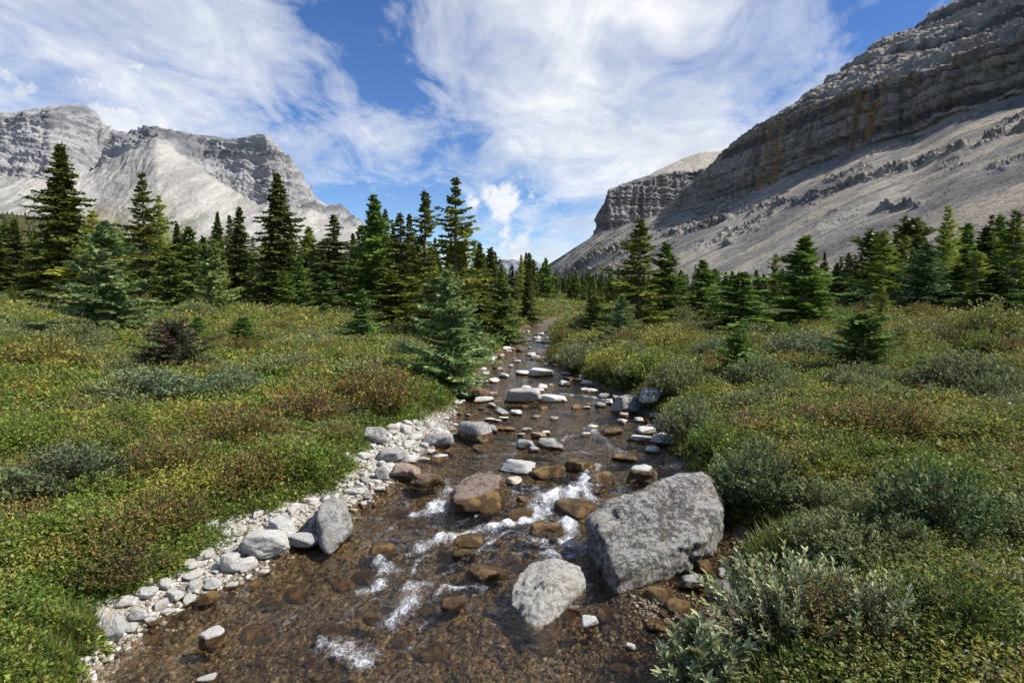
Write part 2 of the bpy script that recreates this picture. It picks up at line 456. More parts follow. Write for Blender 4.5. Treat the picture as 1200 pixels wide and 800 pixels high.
# low puffs of cumulus in the gap above the valley
f3 = k.noise(gen, 26, 7, 0.6, 0.3)
cum = None
for u, v, sig, amp in [(578, 242, 1.5, 1.0), (590, 236, 1.3, .9), (560, 246, 1.2, .8), (597, 290, 1.6, .8), (640, 296, 1.6, .8), (610, 290, 1.6, .7), (660, 290, 1.2, .6), (623, 230, 0.5, .6), (110, 135, 3.4, .7), (140, 140, 2.6, .8), (30, 122, 2.5, .6)]:
    dt = k.n('ShaderNodeVectorMath', operation='DOT_PRODUCT'); k.l(gen, dt.inputs[0]); dt.inputs[1].default_value = tuple(sky_dir(u, v))
    e = k.math('MULTIPLY', k.math('POWER', k.math('MAXIMUM', dt.outputs['Value'], 0.0), 1.0 / (R(sig) ** 2)), amp)
    cum = e if cum is None else k.math('MAXIMUM', cum, e)
cum = k.ramp(k.math('ADD', cum, k.math('MULTIPLY', k.math('SUBTRACT', f3, 0.5), 2.6)), [(0.45, 0.0), (0.85, 0.9)])
cov = k.math('MAXIMUM', cov, cum)
shade = k.ramp(k.noise(mp.outputs[0], 2.2, 6, 0.6), [(0.35, (4.6, 5.1, 5.9)), (0.6, (6.9, 7.0, 7.2))])
colr = k.mix(cov, hs.outputs[0], shade)
bg = k.n('ShaderNodeBackground'); bg.inputs['Strength'].default_value = 0.1; k.l(colr, bg.inputs[0])
k.l(bg.outputs[0], k.out.inputs[0])

vs = scene.view_settings
vs.view_transform = 'Standard'; vs.look = 'None'; vs.gamma = 1; vs.use_curve_mapping = False; vs.exposure = 0.5
scene.cycles.max_bounces = 8; scene.cycles.transparent_max_bounces = 16; scene.cycles.caustics_reflective = False; scene.cycles.caustics_refractive = False
scene.cycles.sample_clamp_indirect = 6

# ------------------------------------------------------------------ ground sheet
A = np.linspace(R(-78), R(78), 620); Rr = np.geomspace(1.2, 9000, 420)
gr_, ga = np.meshgrid(Rr, A, indexing='ij')
gx, gy = gr_ * np.sin(ga), -4 + gr_ * np.cos(ga)
ground = link('ground', mesh_data('ground', np.stack([gx, gy, ground_z(gx, gy)], -1).reshape(-1, 3), grid_faces(420, 620)[:, ::-1], [M['soil']], smooth=True))
tag(ground, 'meadow soil of the valley floor', kind='structure')

# ------------------------------------------------------------------ stream bed and water
by = np.concatenate([np.linspace(-8, 3, 24), np.geomspace(3.1, 14, 330), np.geomspace(14.1, 95, 200)])
bt = np.linspace(0, 1, 260)
gl_, wl_, wr_, ge_ = edges(by)
gl_ = gl_ - 0.12; ge_ = ge_ + 0.12
bx = gl_[:, None] + (ge_ - gl_)[:, None] * bt[None]
byy = np.repeat(by[:, None], len(bt), 1)
bz = bed_z(bx, byy)
lo_ = np.maximum(wl_[:, None] - bx, 0); dryf = (1 - sstep(12.6, 14.2, byy)) * sstep(0.03, 0.16, lo_ + 0.05 * n2(bx, byy, 0.3, 21)) * sstep(-0.01, 0.03, bz - W(byy))
dryr = sstep(0.06, 0.2, bx - wr_[:, None]) * 0.5 * sstep(-0.005, 0.03, bz - W(byy))
bed = link('stream_bed', mesh_data('stream_bed', np.stack([bx, byy, bz], -1).reshape(-1, 3), grid_faces(len(by), 260), [M['bed']], floats={'dry': np.maximum(dryf, dryr).ravel()}, smooth=True))
tag(bed, 'gravel bed of the stream', kind='structure')

# ------------------------------------------------------------------ mountains
def normals_of(Pg):
    du = np.gradient(Pg, axis=1); dv = np.gradient(Pg, axis=0)
    n = np.cross(du, dv); n /= np.linalg.norm(n, axis=-1)[..., None] + 1e-9
    return n

def loft(curves, counts):
    rows = []
    for i, c in enumerate(counts):
        for t in np.arange(c) / c:
            rows.append(curves[i] * (1 - t) + curves[i + 1] * t)
    rows.append(curves[-1])
    lay = np.concatenate([i + np.arange(c) / c for i, c in enumerate(counts)] + [[len(counts)]])
    return np.array(rows), lay

def ip(u, tab):
    a = np.array(tab, float); return np.interp(u, a[:, 0], a[:, 1])

def sm(a, k=45):
    ker = np.hanning(k); ker /= ker.sum()
    p = k // 2; e = np.concatenate([2 * a[0] - a[1:p + 1][::-1], a, 2 * a[-1] - a[-p - 1:-1][::-1]])
    return np.convolve(e, ker, 'valid')[:len(a)]

def pix(Pg):
    d = Pg - np.array([0, 0, CAMZ]); f = d[..., 1] * CP - d[..., 2] * SP; up = d[..., 1] * SP + d[..., 2] * CP
    return 600 + FPX * d[..., 0] / f, 400 - FPX * up / f

# right-hand mountain: talus, second ledge, main cliff, broken upper face
U = np.linspace(612, 1700, 1180)
db = np.where(U >= 700, 390 * FPX / np.maximum(U - 600, 60), 2859 + (700 - U) * 5)
foot_d = 95 * FPX / np.maximum(U - 600, 24)
foot = np.stack([foot_d * (U - 600) / FPX, foot_d, np.full(len(U), 0.0)], -1)
vb = ip(U, [(612, 331), (620, 327), (650, 309), (680, 288), (700, 275), (750, 258), (780, 251), (840, 240), (880, 226), (950, 196), (1015, 171), (1075, 157), (1125, 133), (1200, 112), (1400, 55), (1900, -80)])
vt = ip(U, [(612, 330), (700, 274), (772, 252), (782, 244), (800, 228), (820, 211), (840, 193), (865, 166), (905, 143), (950, 123), (1000, 107), (1050, 91), (1100, 82), (1150, 65), (1200, 46), (1400, -30), (1900, -240)])
vb = np.where(U < 715, vb, sm(vb)); vt = np.where(U < 715, vt, sm(vt, 17)); vt = np.minimum(vt, vb - 0.3)
vc = ip(U, [(612, 329.5), (700, 273.5), (772, 251.5), (782, 243), (800, 226.5), (820, 209), (840, 188), (850, 176), (880, 155), (905, 142), (920, 131), (950, 110), (980, 87), (1000, 75), (1025, 55), (1050, 42), (1080, 25), (1125, 0), (1200, -52), (1400, -200), (1900, -560)])
vc = np.minimum(vc, vt - 0.3)
xc = ip(U, [(700, 395), (860, 410), (905, 425), (950, 480), (1050, 600), (1125, 640), (1900, 640)])
dc = np.where(U >= 700, xc * FPX / np.maximum(U - 600, 60), db + 30)
base = at_depth(U, vb, db); top = at_depth(U, vt, db * ip(U, [(612, 1.001), (780, 1.01), (900, 1.035), (1900, 1.05)])); crest = at_depth(U, vc, np.maximum(dc, db * 1.06))
back = crest + np.stack([np.full(len(U), 260.0), np.full(len(U), 160.0), -crest[:, 2] * 0.55], -1)
Pg, lay = loft([foot, base, top, crest, back], [230, 110, 130, 14])
LY = lay[:, None] * np.ones(len(U))[None]
UU, VV = pix(Pg)
N_ = normals_of(Pg); N_ *= -np.sign(N_[..., 2:3] * 1.0 + 1e-6) * -1
xs, ys_, zs = Pg[..., 0], Pg[..., 1], Pg[..., 2]
dist = np.clip(ys_, 150, 3000)
cl = sstep(0.985, 1.02, LY) * (1 - sstep(1.97, 2.03, LY)); up_ = sstep(1.97, 2.03, LY)
cl_h = np.clip((vb - vt)[None] / 14, 0, 1)
fl = fbm(np.stack([xs / 34, ys_ / 55, zs / 220], -1), 4, 0.55, True)
LC = np.where(LY < 2, (LY - 1) * (vb - vt)[None] / 62, 1.0 + (LY - 2) * np.clip((vt - vc)[None] / 62, .2, 2))
strata = perlin(np.stack([ys_ / 700, LC * 7.0, 0 * LC + .3], -1)) + 0.7 * perlin(np.stack([ys_ / 300, LC * 17.0, 0 * LC + 5.3], -1))
rgh = fbm(np.stack([xs / 16, ys_ / 22, zs / 12], -1), 5, 0.6)
rgh2 = fbm(np.stack([xs / 60, ys_ / 80, zs / 40], -1), 4, 0.55)
vband = ip(U, [(612, 345), (640, 338), (700, 300), (760, 288), (830, 262), (970, 221), (1080, 191), (1200, 151), (1400, 95), (1900, -30)])[None]
vband2 = ip(U, [(612, 345), (700, 318), (760, 305), (860, 290), (970, 250), (1080, 235), (1200, 190), (1900, 100)])[None]
bandn = n2(xs, ys_, 70, 41, 4)
pxm = dist / FPX
sc_ = (1 - cl) * (1 - up_)
b1 = np.exp(-((VV - vband + 14 * n2(xs, ys_, 160, 40, 3)) / 3.4) ** 2) * sstep(-0.12, 0.12, bandn + 0.10 * sstep(900, 1050, UU)) * sc_
b2 = np.exp(-((VV - vband2 + 22 * n2(xs, ys_, 120, 43, 3)) / 3.0) ** 2) * sstep(0.10, 0.28, n2(xs, ys_, 45, 42, 4)) * sc_
joint = np.exp(-(perlin(np.stack([ys_ / 26, zs / 260, xs / 300], -1)) / .045) ** 2) + .7 * np.exp(-(perlin(np.stack([ys_ / 9 + 4, zs / 60, xs / 100], -1)) / .06) ** 2)
blk = fbm(np.stack([ys_ / 9, LC * 26, xs / 30], -1), 4, .65)
rill = n2(ys_ + xs * 0.25, LY * 14 * 10, 14, 44, 4)          # runnels down the talus
disp = cl * cl_h * (9 * (fl - 0.3) + 4.2 * np.tanh(1.8 * strata) * np.clip(.7 + 1.5 * n2(ys_, LC * 100, 120, 63, 3), .1, 1.4) + 4.0 * rgh + 6 * rgh2 + 5 * np.round(blk * 5) / 5 - 4.5 * joint) + up_ * (10 * rgh2 + 6 * rgh + 6 * np.tanh(2 * strata) + 5 * np.round(blk * 5) / 5) * np.clip(cl_h, 0.1, 1) + sc_ * (2.6 * n2(ys_ + xs * .1, LY * 30, 34, 45, 3) * sstep(.25, .8, LY) + 1.0 * rill + 2.0 * rgh2 + 0.7 * rgh)
disp = disp + (b1 * 6.5 + b2 * 4.0) * np.clip(0.6 + 3.0 * fbm(np.stack([xs / 9, ys_ / 11, zs / 5], -1), 4, .65), 0, 2.2) * np.clip(dist / 700, 0.6, 1.6)
rub = sstep(.04, .24, n2(xs, ys_, 80, 62, 4)) * sc_ * sstep(.15, .4, LY)
rubn = np.maximum(fbm(np.stack([xs / 7, ys_ / 9, zs / 6], -1), 4, .65), 0)
disp = disp + rub * 9.0 * rubn * np.clip(dist / 500, .5, 2)
edge_keep = sstep(612, 640, U)[None]
Pg = Pg + N_ * (disp * edge_keep)[..., None]
# colours
stk = n2(ys_ * 0.8 + xs * 0.4, LY * 60, 30, 51, 5)
stk2 = n2(ys_ + xs * 0.3, LY * 22, 9, 52, 4)
c = lerp(rgb(.25, .238, .215), rgb(.43, .38, .295), sstep(-.18, .22, stk + 0.25 * stk2))
c = lerp(c, rgb(.15, .15, .152), 0.7 * sstep(.06, .3, n2(xs, ys_ * 0.7, 95, 53, 4)))
pale = np.exp(-((UU - ip(VV, [(190, 935), (215, 905), (245, 872), (300, 830), (345, 800)])) / 16) ** 2) + np.exp(-((UU - ip(VV, [(230, 1040), (260, 985), (290, 930), (330, 870)])) / 26) ** 2)
pale = pale * sstep(178, 200, VV)
c = lerp(c, rgb(.46, .425, .36), 0.8 * np.clip(pale, 0, 1) * sstep(-.3, .2, stk2 + .1))
turf = sstep(0.0, 0.22, n2(xs, ys_, 55, 54, 5) + 0.10 - 0.2 * np.abs((VV - (vband + 26)) / 40)) * sstep(0.35, 0.6, LY) * sstep(0.0, .12, n2(xs, ys_, 9, 58, 3) + .08)
c = lerp(c, rgb(.13, .118, .062), 0.75 * turf * sc_)
low = sstep(.62, .25, LY) * sstep(-0.02, .18, n2(xs, ys_, 140, 55, 4)) * (UU < 760)
c = lerp(c, rgb(.10, .115, .04), 0.7 * low * sc_)
c = lerp(c, rgb(.13, .128, .122), .75 * rub * sstep(.08, .3, rubn))
rockc = lerp(rgb(.22, .212, .20), rgb(.38, .355, .32), sstep(-.3, .4, strata * 0.5 + rgh))
rockc = lerp(rockc, rgb(.075, .075, .078), 0.7 * np.clip(sstep(.1, .4, n2(ys_ * 1.3, zs * 0.10, 17, 56, 4)) + sstep(.15, .5, -strata), 0, 1))
orange = np.exp(-((UU - 905) / 14) ** 2) + np.exp(-((UU - 1020) / 18) ** 2) + 0.6 * np.exp(-((UU - 1035) / 60) ** 2) * sstep(1.55, 1.95, LY) + .5 * sstep(.15, .35, n2(ys_, zs * .3, 60, 57))
rockc = lerp(rockc, rgb(.34, .22, .10), np.clip(orange + .55 * sstep(.1, .35, n2(ys_, LC * 60, 42, 61, 4)), 0, 1) * 0.8 * sstep(-.25, .2, n2(ys_, zs * 0.3, 14, 59, 4)))
rockc = lerp(rockc, rgb(.045, .045, .047), .6 * np.clip(joint, 0, 1))
c = lerp(c, rockc, cl * cl_h)
c = lerp(c, rockc, np.clip(b1 + b2, 0, 1) * 0.7 * sstep(-.2, .2, n2(xs, ys_, 12, 64, 3)))
uc = lerp(rgb(.35, .325, .28), rgb(.13, .125, .12), sstep(-.2, .25, .6 * rgh2 + 0.4 * rgh - .6 * strata))
uc = lerp(uc, rgb(.30, .20, .11), 0.5 * sstep(2.3, 2.0, LY) * sstep(.0, .25, n2(ys_, zs, 60, 60, 3)))
c = lerp(c, uc, up_)
mountain = link('mountain', mesh_data('mountain', Pg.reshape(-1, 3), grid_faces(*Pg.shape[:2]), [M['mountain']], {'tint': c.reshape(-1, 3)}, smooth=True))
tag(mountain, 'grey mountain with a long dark cliff above talus', kind='structure')

# the cliffed spur at the far end of the right-hand mountain
U = np.linspace(684, 900, 300)
vb = ip(U, [(684, 290), (700, 281), (720, 276), (750, 266), (790, 256), (900, 245)])
vt = ip(U, [(684, 289), (698, 274), (702, 262), (705, 246), (714, 223), (740, 214), (762, 207), (790, 202), (900, 190)])
vc = ip(U, [(684, 288.6), (698, 273.6), (702, 261), (705, 245), (715, 222), (740, 212), (762, 205), (770, 200), (800, 186), (820, 179), (850, 177), (900, 176)])
vt = np.minimum(vt, vb - .3); vc = np.minimum(vc, vt - .2)
d0 = ip(U, [(684, 3000), (715, 2950), (770, 3050), (900, 3300)])
Pg, lay = loft([at_depth(U, vb + 12, d0 - 60), at_depth(U, vb, d0), at_depth(U, vt, d0 * 1.01), at_depth(U, vc, d0 * 1.01 + ip(U, [(684, 20), (760, 60), (800, 700), (900, 900)])), at_depth(U, vc + 40, d0 * 1.6)], [12, 120, 90, 10])
xs, ys_, zs = Pg[..., 0], Pg[..., 1], Pg[..., 2]; LY = lay[:, None] * np.ones(len(U))[None]; UU, VV = pix(Pg)
N_ = normals_of(Pg); N_ *= np.sign(-N_[..., 1:2] + 1e-6)
hh = np.clip((vb - vt)[None] / 20, 0, 1)
cl = sstep(1.0, 1.04, LY) * (1 - sstep(1.95, 2.05, LY))
butt = fbm(np.stack([xs / 95, ys_ / 400, zs / 900], -1), 3, .55, True)
rgh = fbm(np.stack([xs / 40, ys_ / 60, zs / 40], -1), 5, .6)
strata = perlin(np.stack([xs / 1800, ys_ / 1800, zs / 22], -1)) + .6 * perlin(np.stack([xs / 900, ys_ / 1800, zs / 9], -1)); fin = fbm(np.stack([xs / 14, ys_ / 40, zs / 11], -1), 4, .65)
Pg = Pg + N_ * ((cl * hh * (44 * (butt - .3) + 14 * rgh + 9 * np.tanh(2 * strata) + 14 * np.round(fin * 4) / 4) + sstep(1.95, 2.05, LY) * (7 * rgh + 5 * fin)))[..., None]
c = lerp(rgb(.16, .16, .16), rgb(.28, .275, .265), sstep(-.25, .35, rgh + .4 * strata))
c = lerp(c, rgb(.10, .10, .105), .6 * sstep(.0, .35, n2(xs, zs * .15, 40, 71, 4)))
c = lerp(c, lerp(rgb(.42, .38, .31), rgb(.33, .31, .27), sstep(-.2, .2, rgh)), sstep(1.97, 2.06, LY) * sstep(745, 790, UU))
spur = link('mountain', mesh_data('mountain', Pg.reshape(-1, 3), grid_faces(*Pg.shape[:2]), [M['mountain']], {'tint': c.reshape(-1, 3)}, smooth=True))
tag(spur, 'square-cut cliff spur at the end of the mountain', kind='structure')

# left-hand limestone mountain
U = np.linspace(-620, 500, 1100)
vs_ = ip(U, [(-620, 190), (-480, 165), (-350, 172), (-220, 150), (-100, 142), (0, 133), (20, 131), (40, 128), (62, 124), (85, 122), (100, 124), (112, 131), (120, 142), (128, 151), (140, 154), (150, 155), (165, 157), (180, 154), (195, 153), (205, 153.5), (215, 155), (230, 158), (250, 160), (270, 163), (290, 160), (303, 157), (312, 158), (325, 170), (340, 187), (350, 205), (358, 220), (366, 229), (380, 238), (400, 250), (425, 268), (450, 286), (500, 330)])
vb = ip(U, [(-220, 215), (-50, 205), (0, 208), (60, 214), (95, 205), (120, 190), (150, 176), (185, 166), (210, 184), (240, 205), (270, 222), (300, 238), (330, 243), (360, 246), (400, 262), (430, 278), (500, 332)])
vb = np.maximum(vb, vs_ + 4)
dsk = ip(U, [(-220, 3300), (60, 3500), (125, 3750), (200, 3650), (310, 3350), (500, 3200)])
dbs = ip(U, [(-220, 2950), (60, 3050), (110, 3300), (185, 3150), (310, 3050), (500, 3050)])
Pg, lay = loft([at_depth(U, np.full(len(U), 346.0), np.full(len(U), 1700.)), at_depth(U, np.maximum(ip(U, [(-220, 275), (0, 268), (150, 276), (250, 280), (350, 290), (440, 305), (500, 338)]), vb + 5), np.full(len(U), 2500.)),
                at_depth(U, vb, dbs), at_depth(U, vs_, dsk), at_depth(U, vs_ + 60, dsk + 900)], [40, 170, 260, 12])
xs, ys_, zs = Pg[..., 0], Pg[..., 1], Pg[..., 2]; LY = lay[:, None] * np.ones(len(U))[None]; UU, VV = pix(Pg)
N_ = normals_of(Pg); N_ *= np.sign(-N_[..., 1:2] + 1e-6)
cl = sstep(1.95, 2.08, LY); apron = 1 - cl
zz = zs + 0.06 * xs
strata = perlin(np.stack([xs / 2500, ys_ / 2500, zz / 30], -1)) + .7 * perlin(np.stack([xs / 1500, ys_ / 1500 + 5, zz / 13], -1))
ledge = perlin(np.stack([xs / 2500 + 3, ys_ / 2500, zz / 75], -1))
coul = fbm(np.stack([xs / 120 + .2 * zs / 100, ys_ / 300, zs / 520], -1), 5, .55, True)
rgh = fbm(np.stack([xs / 60, ys_ / 70, zs / 50], -1), 5, .6)
big = fbm(np.stack([xs / 330, ys_ / 500, zs / 420], -1), 3, .5)
gully = np.exp(-((UU - ip(VV, [(150, 127), (185, 112), (215, 100)])) / 7) ** 2) * sstep(1.95, 2.1, LY)
butr = np.exp(-(((UU - 185) / 34) ** 2 + ((VV - 185) / 26) ** 2))
disp = cl * (34 * (coul - .35) + 20 * np.tanh(1.6 * strata) + 22 * np.tanh(2 * ledge) + 13 * rgh + 45 * big + 16 * np.round(fbm(np.stack([xs / 26, ys_ / 60, zz / 16], -1), 4, .65) * 4) / 4) * sstep(2.98, 2.85, LY * 1.0) + cl * (12 * rgh) + sstep(3.0, 2.7, LY) * (- 70 * gully + 22 * butr)
disp += apron * sstep(.9, 1.2, LY) * (8 * rgh + 24 * big + 4 * n2(xs, zs * .3, 40, 81, 4) + 9 * (fbm(np.stack([xs / 55, ys_ / 130, zs / 160], -1), 5, .6, True) - .3))
Pg = Pg + N_ * disp[..., None]
c = lerp(rgb(.37, .37, .37), rgb(.26, .265, .275), sstep(-.3, .4, rgh + .3 * strata))
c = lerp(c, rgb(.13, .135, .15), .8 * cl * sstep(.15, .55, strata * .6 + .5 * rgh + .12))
shade_and_bands = cl * np.clip(np.exp(-(((UU - 92) / 26) ** 2 + ((VV - 130) / 9) ** 2)) + np.exp(-(((UU - 195) / 48) ** 2 + ((VV - 166) / 11) ** 2)) + .7 * np.exp(-(((UU - 250) / 40) ** 2 + ((VV - 182) / 10) ** 2)), 0, 1)  # cloud shadow painted over the summit; the lower two are dark cliff bands
c = lerp(c, rgb(.115, .12, .13), .85 * shade_and_bands * sstep(-.5, .1, rgh + .2))
scr = .6 * n2(xs, zs * .25, 45, 82, 5) + .6 * n2(xs, zs * .8, 130, 86, 5)
ac = lerp(rgb(.425, .41, .375), rgb(.275, .268, .25), sstep(-.2, .25, scr))
ac = lerp(ac, rgb(.30, .255, .17), .85 * sstep(.02, .25, n2(xs, zs * .5, 170, 83, 4)) * sstep(1.5, 1.05, LY))
ac = lerp(ac, rgb(.15, .15, .07), .85 * sstep(.0, .22, n2(xs, zs * .6, 110, 84, 5) + .12 * sstep(1.3, 1.0, LY) - .06) * sstep(1.45, 1.0, LY))
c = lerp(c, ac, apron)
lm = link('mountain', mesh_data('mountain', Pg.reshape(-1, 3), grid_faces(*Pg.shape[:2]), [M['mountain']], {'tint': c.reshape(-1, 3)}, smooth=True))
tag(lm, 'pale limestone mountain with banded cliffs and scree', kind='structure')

# far blue peak in the gap of the valley
U = np.linspace(520, 700, 160)
vs_ = ip(U, [(520, 318), (575, 312), (590, 306), (602, 304.5), (612, 307), (625, 305), (640, 312), (700, 320)])
Pg, lay = loft([at_depth(U, np.full(160, 346.), np.full(160, 5500.)), at_depth(U, vs_, np.full(160, 7000.)), at_depth(U, vs_ + 20, np.full(160, 8200.))], [60, 6])
xs, ys_, zs = Pg[..., 0], Pg[..., 1], Pg[..., 2]
rgh = fbm(np.stack([xs / 160, ys_ / 300, zs / 120], -1), 5, .6, True)
Pg = Pg + np.array([0, -1, .3]) * (90 * (rgh - .3) * sstep(0, .3, lay)[:, None])[..., None]
c = lerp(rgb(.30, .31, .33), rgb(.20, .22, .26), sstep(.0, .6, rgh))
fm_ = link('mountain', mesh_data('mountain', Pg.reshape(-1, 3), grid_faces(*Pg.shape[:2]), [M['mountain']], {'tint': c.reshape(-1, 3)}, smooth=True))
tag(fm_, 'distant blue-grey peak in the valley gap', kind='structure')

# wooded hill below the left-hand mountain
HU = np.linspace(-700, 600, 260)
hv = ip(HU, [(-700, 215), (-260, 240), (0, 251), (40, 254), (80, 262), (120, 272), (160, 281), (230, 287), (300, 297), (400, 315), (480, 330), (600, 346)])
Hg, lay = loft([at_depth(HU, np.full(260, 350.), np.full(260, 130.)), at_depth(HU, (hv + 346) / 2 + 8, np.full(260, 380.)), at_depth(HU, hv, np.full(260, 720.)), at_depth(HU, hv + 20, np.full(260, 1000.))], [40, 50, 6])
Hg[..., 2] += 3.0 * n2(Hg[..., 0], Hg[..., 1], 60, 91, 3) * sstep(0, .5, lay)[:, None]
hill = link('hill', mesh_data('hill', Hg.reshape(-1, 3), grid_faces(*Hg.shape[:2]), [M['soil']], smooth=True))
tag(hill, 'wooded hillside below the pale mountain', kind='structure')

# bare sandy patch of trail in the left meadow
P_ = []
for r in np.linspace(0, 1, 14):
    for t in np.linspace(0, 1, 26):
        u = -60 + 112 * t; v = 354 + 13 * r + (3 * math.sin(t * 6) + 2 * math.sin(t * 17)) * (1 if r in (0.0, 1.0) else .6) - 6 * (r - .5) * (t > .7) * (t - .7) * 5
        q = surface_at(u, v); P_.append([q[0], q[1], q[2] + 0.03])
path = link('path', mesh_data('path', P_, grid_faces(14, 26), [M['sand']], smooth=True)); tag(path, 'bare sandy patch of trail in the meadow', kind='structure')

# ------------------------------------------------------------------ conifers
def trunk_mesh(name, H, r0, rnd, bend=0.02, mat='bark'):
    n, m = 10, 8
    V = []
    bx_, by_ = rnd.normal(0, bend * H, 2)
    for i in range(n):
        t = i / (n - 1); r = r0 * (1 - t) ** 0.8 + 0.006
        if i == 0: r *= 1.35
        for j in range(m):
            a = 2 * math.pi * j / m
            V.append((bx_ * t * t * .3 + r * math.cos(a), by_ * t * t * .3 + r * math.sin(a), -0.25 + t * (H * 0.98 + 0.25)))
    F = [(i * m + j, i * m + (j + 1) % m, (i + 1) * m + (j + 1) % m, (i + 1) * m + j) for i in range(n - 1) for j in range(m)]
    return mesh_data(name, V, F, [M[mat]], smooth=True)

def conifer_crown(name, seed, H, Rb, step, nb, el_top, el_low, droop, upturn, z0, power, spray, width, pal, gap=0.15, nodes=7, lump=0.25, hang=0.25, bare_top=False):
    rnd = np.random.default_rng(seed)
    S0, S1, SW, SC = [], [], [], []
    pal = np.array(pal, float)
    h = z0
    side_bias = rnd.uniform(0, 6.28)
    k = 0
    while h < H * 0.985:
        t = h / H
        Lmax = Rb * max(0.0, (1 - t)) ** power * (0.82 + lump * math.sin(5.0 * t * 6.28 + seed) * .5 + rnd.uniform(-.12, .18)) + 0.05 * (1 - t) + 0.03
        for b in range(nb):
            if rnd.random() < gap: continue
            az = 2 * math.pi * (b + rnd.uniform(-.35, .35)) / nb + k * 2.4
            Lb = Lmax * rnd.uniform(0.5, 1.22) * (1 + .55 * float(perlin(np.array([[math.cos(az) * 1.4 + seed, math.sin(az) * 1.4, h * 7.0 / H]]))[0])) * (1 + 0.12 * math.cos(az - side_bias))
            el = el_low + (el_top - el_low) * t + rnd.normal(0, 0.15)
            tt = np.linspace(0.12, 1, max(3, int(nodes * (0.35 + 0.65 * Lb / Rb)) + 1))
            r = Lb * tt
            z = h + rnd.uniform(-.55, .55) * step + Lb * (math.tan(el) * tt - droop * tt ** 2 + upturn * tt ** 3)
            ca, sa = math.cos(az), math.sin(az)
            P = np.stack([ca * r, sa * r, z], -1)
            tone = pal[rnd.integers(len(pal))] * rnd.uniform(.8, 1.2)
            for i in range(len(tt)):
                fade = 1.0 - 0.45 * tt[i]
                ln = spray * fade * (0.16 + 0.84 * min(1, Lb / (Rb * .75)) ** .8) + 0.03
                for sgn in (-1, 1):
                    a2 = az + sgn * rnd.uniform(.55, 1.15)
                    d = np.array([math.cos(a2), math.sin(a2), rnd.uniform(-hang - .15, .18 - hang * .3)])
                    S0.append(P[i]); S1.append(P[i] + d * ln * rnd.uniform(.7, 1.2)); SW.append(width * rnd.uniform(.8, 1.25)); SC.append(tone * rnd.uniform(.75, 1.3))
                if i:
                    S0.append(P[i - 1]); S1.append(P[i] + (P[i] - P[i - 1]) * .35); SW.append(width * 1.1); SC.append(tone * rnd.uniform(.8, 1.2))
        h += step * (1.0 - 0.45 * t) * rnd.uniform(.8, 1.2); k += 1
    for i in range(4):          # leader shoot
        S0.append(np.array([0, 0, H * (0.93 + .015 * i)])); a = rnd.uniform(0, 6.28)
        S1.append(np.array([math.cos(a) * .05, math.sin(a) * .05, H * (0.965 + .014 * i)])); SW.append(width * .5); SC.append(pal[0])
    S0, S1, SW, SC = map(np.array, (S0, S1, SW, SC))
    # each twig becomes a little fishbone of needle tufts
    d = S1 - S0; ln = np.linalg.norm(d, axis=1)[:, None] + 1e-6; dn = d / ln
    rv = rnd.normal(size=d.shape); rv[:, 2] += 0.2
    sd = np.cross(dn, rv); sd /= np.linalg.norm(sd, axis=1)[:, None] + 1e-9
    upv = np.cross(sd, dn)
    Vs, Cs = [], []
    def tuft(a, b, w):
        m = a * .45 + b * .55
        Vs.append(np.stack([a, m + w, b, m - w], 1)); Cs.append(np.repeat(SC[:, None], 4, 1))
    w = sd * SW[:, None]
    tuft(S0, S1, w)
    for s, fr in ((1, .30), (-1, .45), (1, .62)):
        a = S0 + d * fr; b = a + (dn * .65 + s * sd * .75 + upv * rnd.uniform(-.35, .35, (len(d), 1))) * ln * rnd.uniform(.32, .5, (len(d), 1))
        tuft(a, b, (upv * .5 + sd * .5 * -s) * SW[:, None] * .62)
    V = np.concatenate(Vs).reshape(-1, 3); C = np.concatenate(Cs).reshape(-1, 3)
    F = np.arange(len(V)).reshape(-1, 4)
    return mesh_data(name, V, F, [M['needle']], {'tint': C})

DARK = [(0.101, 0.134, 0.029), (0.127, 0.155, 0.029), (0.084, 0.114, 0.026)]
OLIVE = [(0.182, 0.195, 0.029), (0.216, 0.22, 0.032), (0.146, 0.16, 0.029)]
BLUE = [(0.179, 0.246, 0.091), (0.218, 0.28, 0.104), (0.143, 0.206, 0.077)]
GREEN = [(0.14, 0.201, 0.038), (0.168, 0.232, 0.041), (0.122, 0.171, 0.036)]
LARCH = [(0.316, 0.35, 0.05), (0.376, 0.375, 0.056), (0.256, 0.297, 0.048)]
BROWN = [(.085, .055, .040), (.07, .06, .03), (.05, .065, .03)]
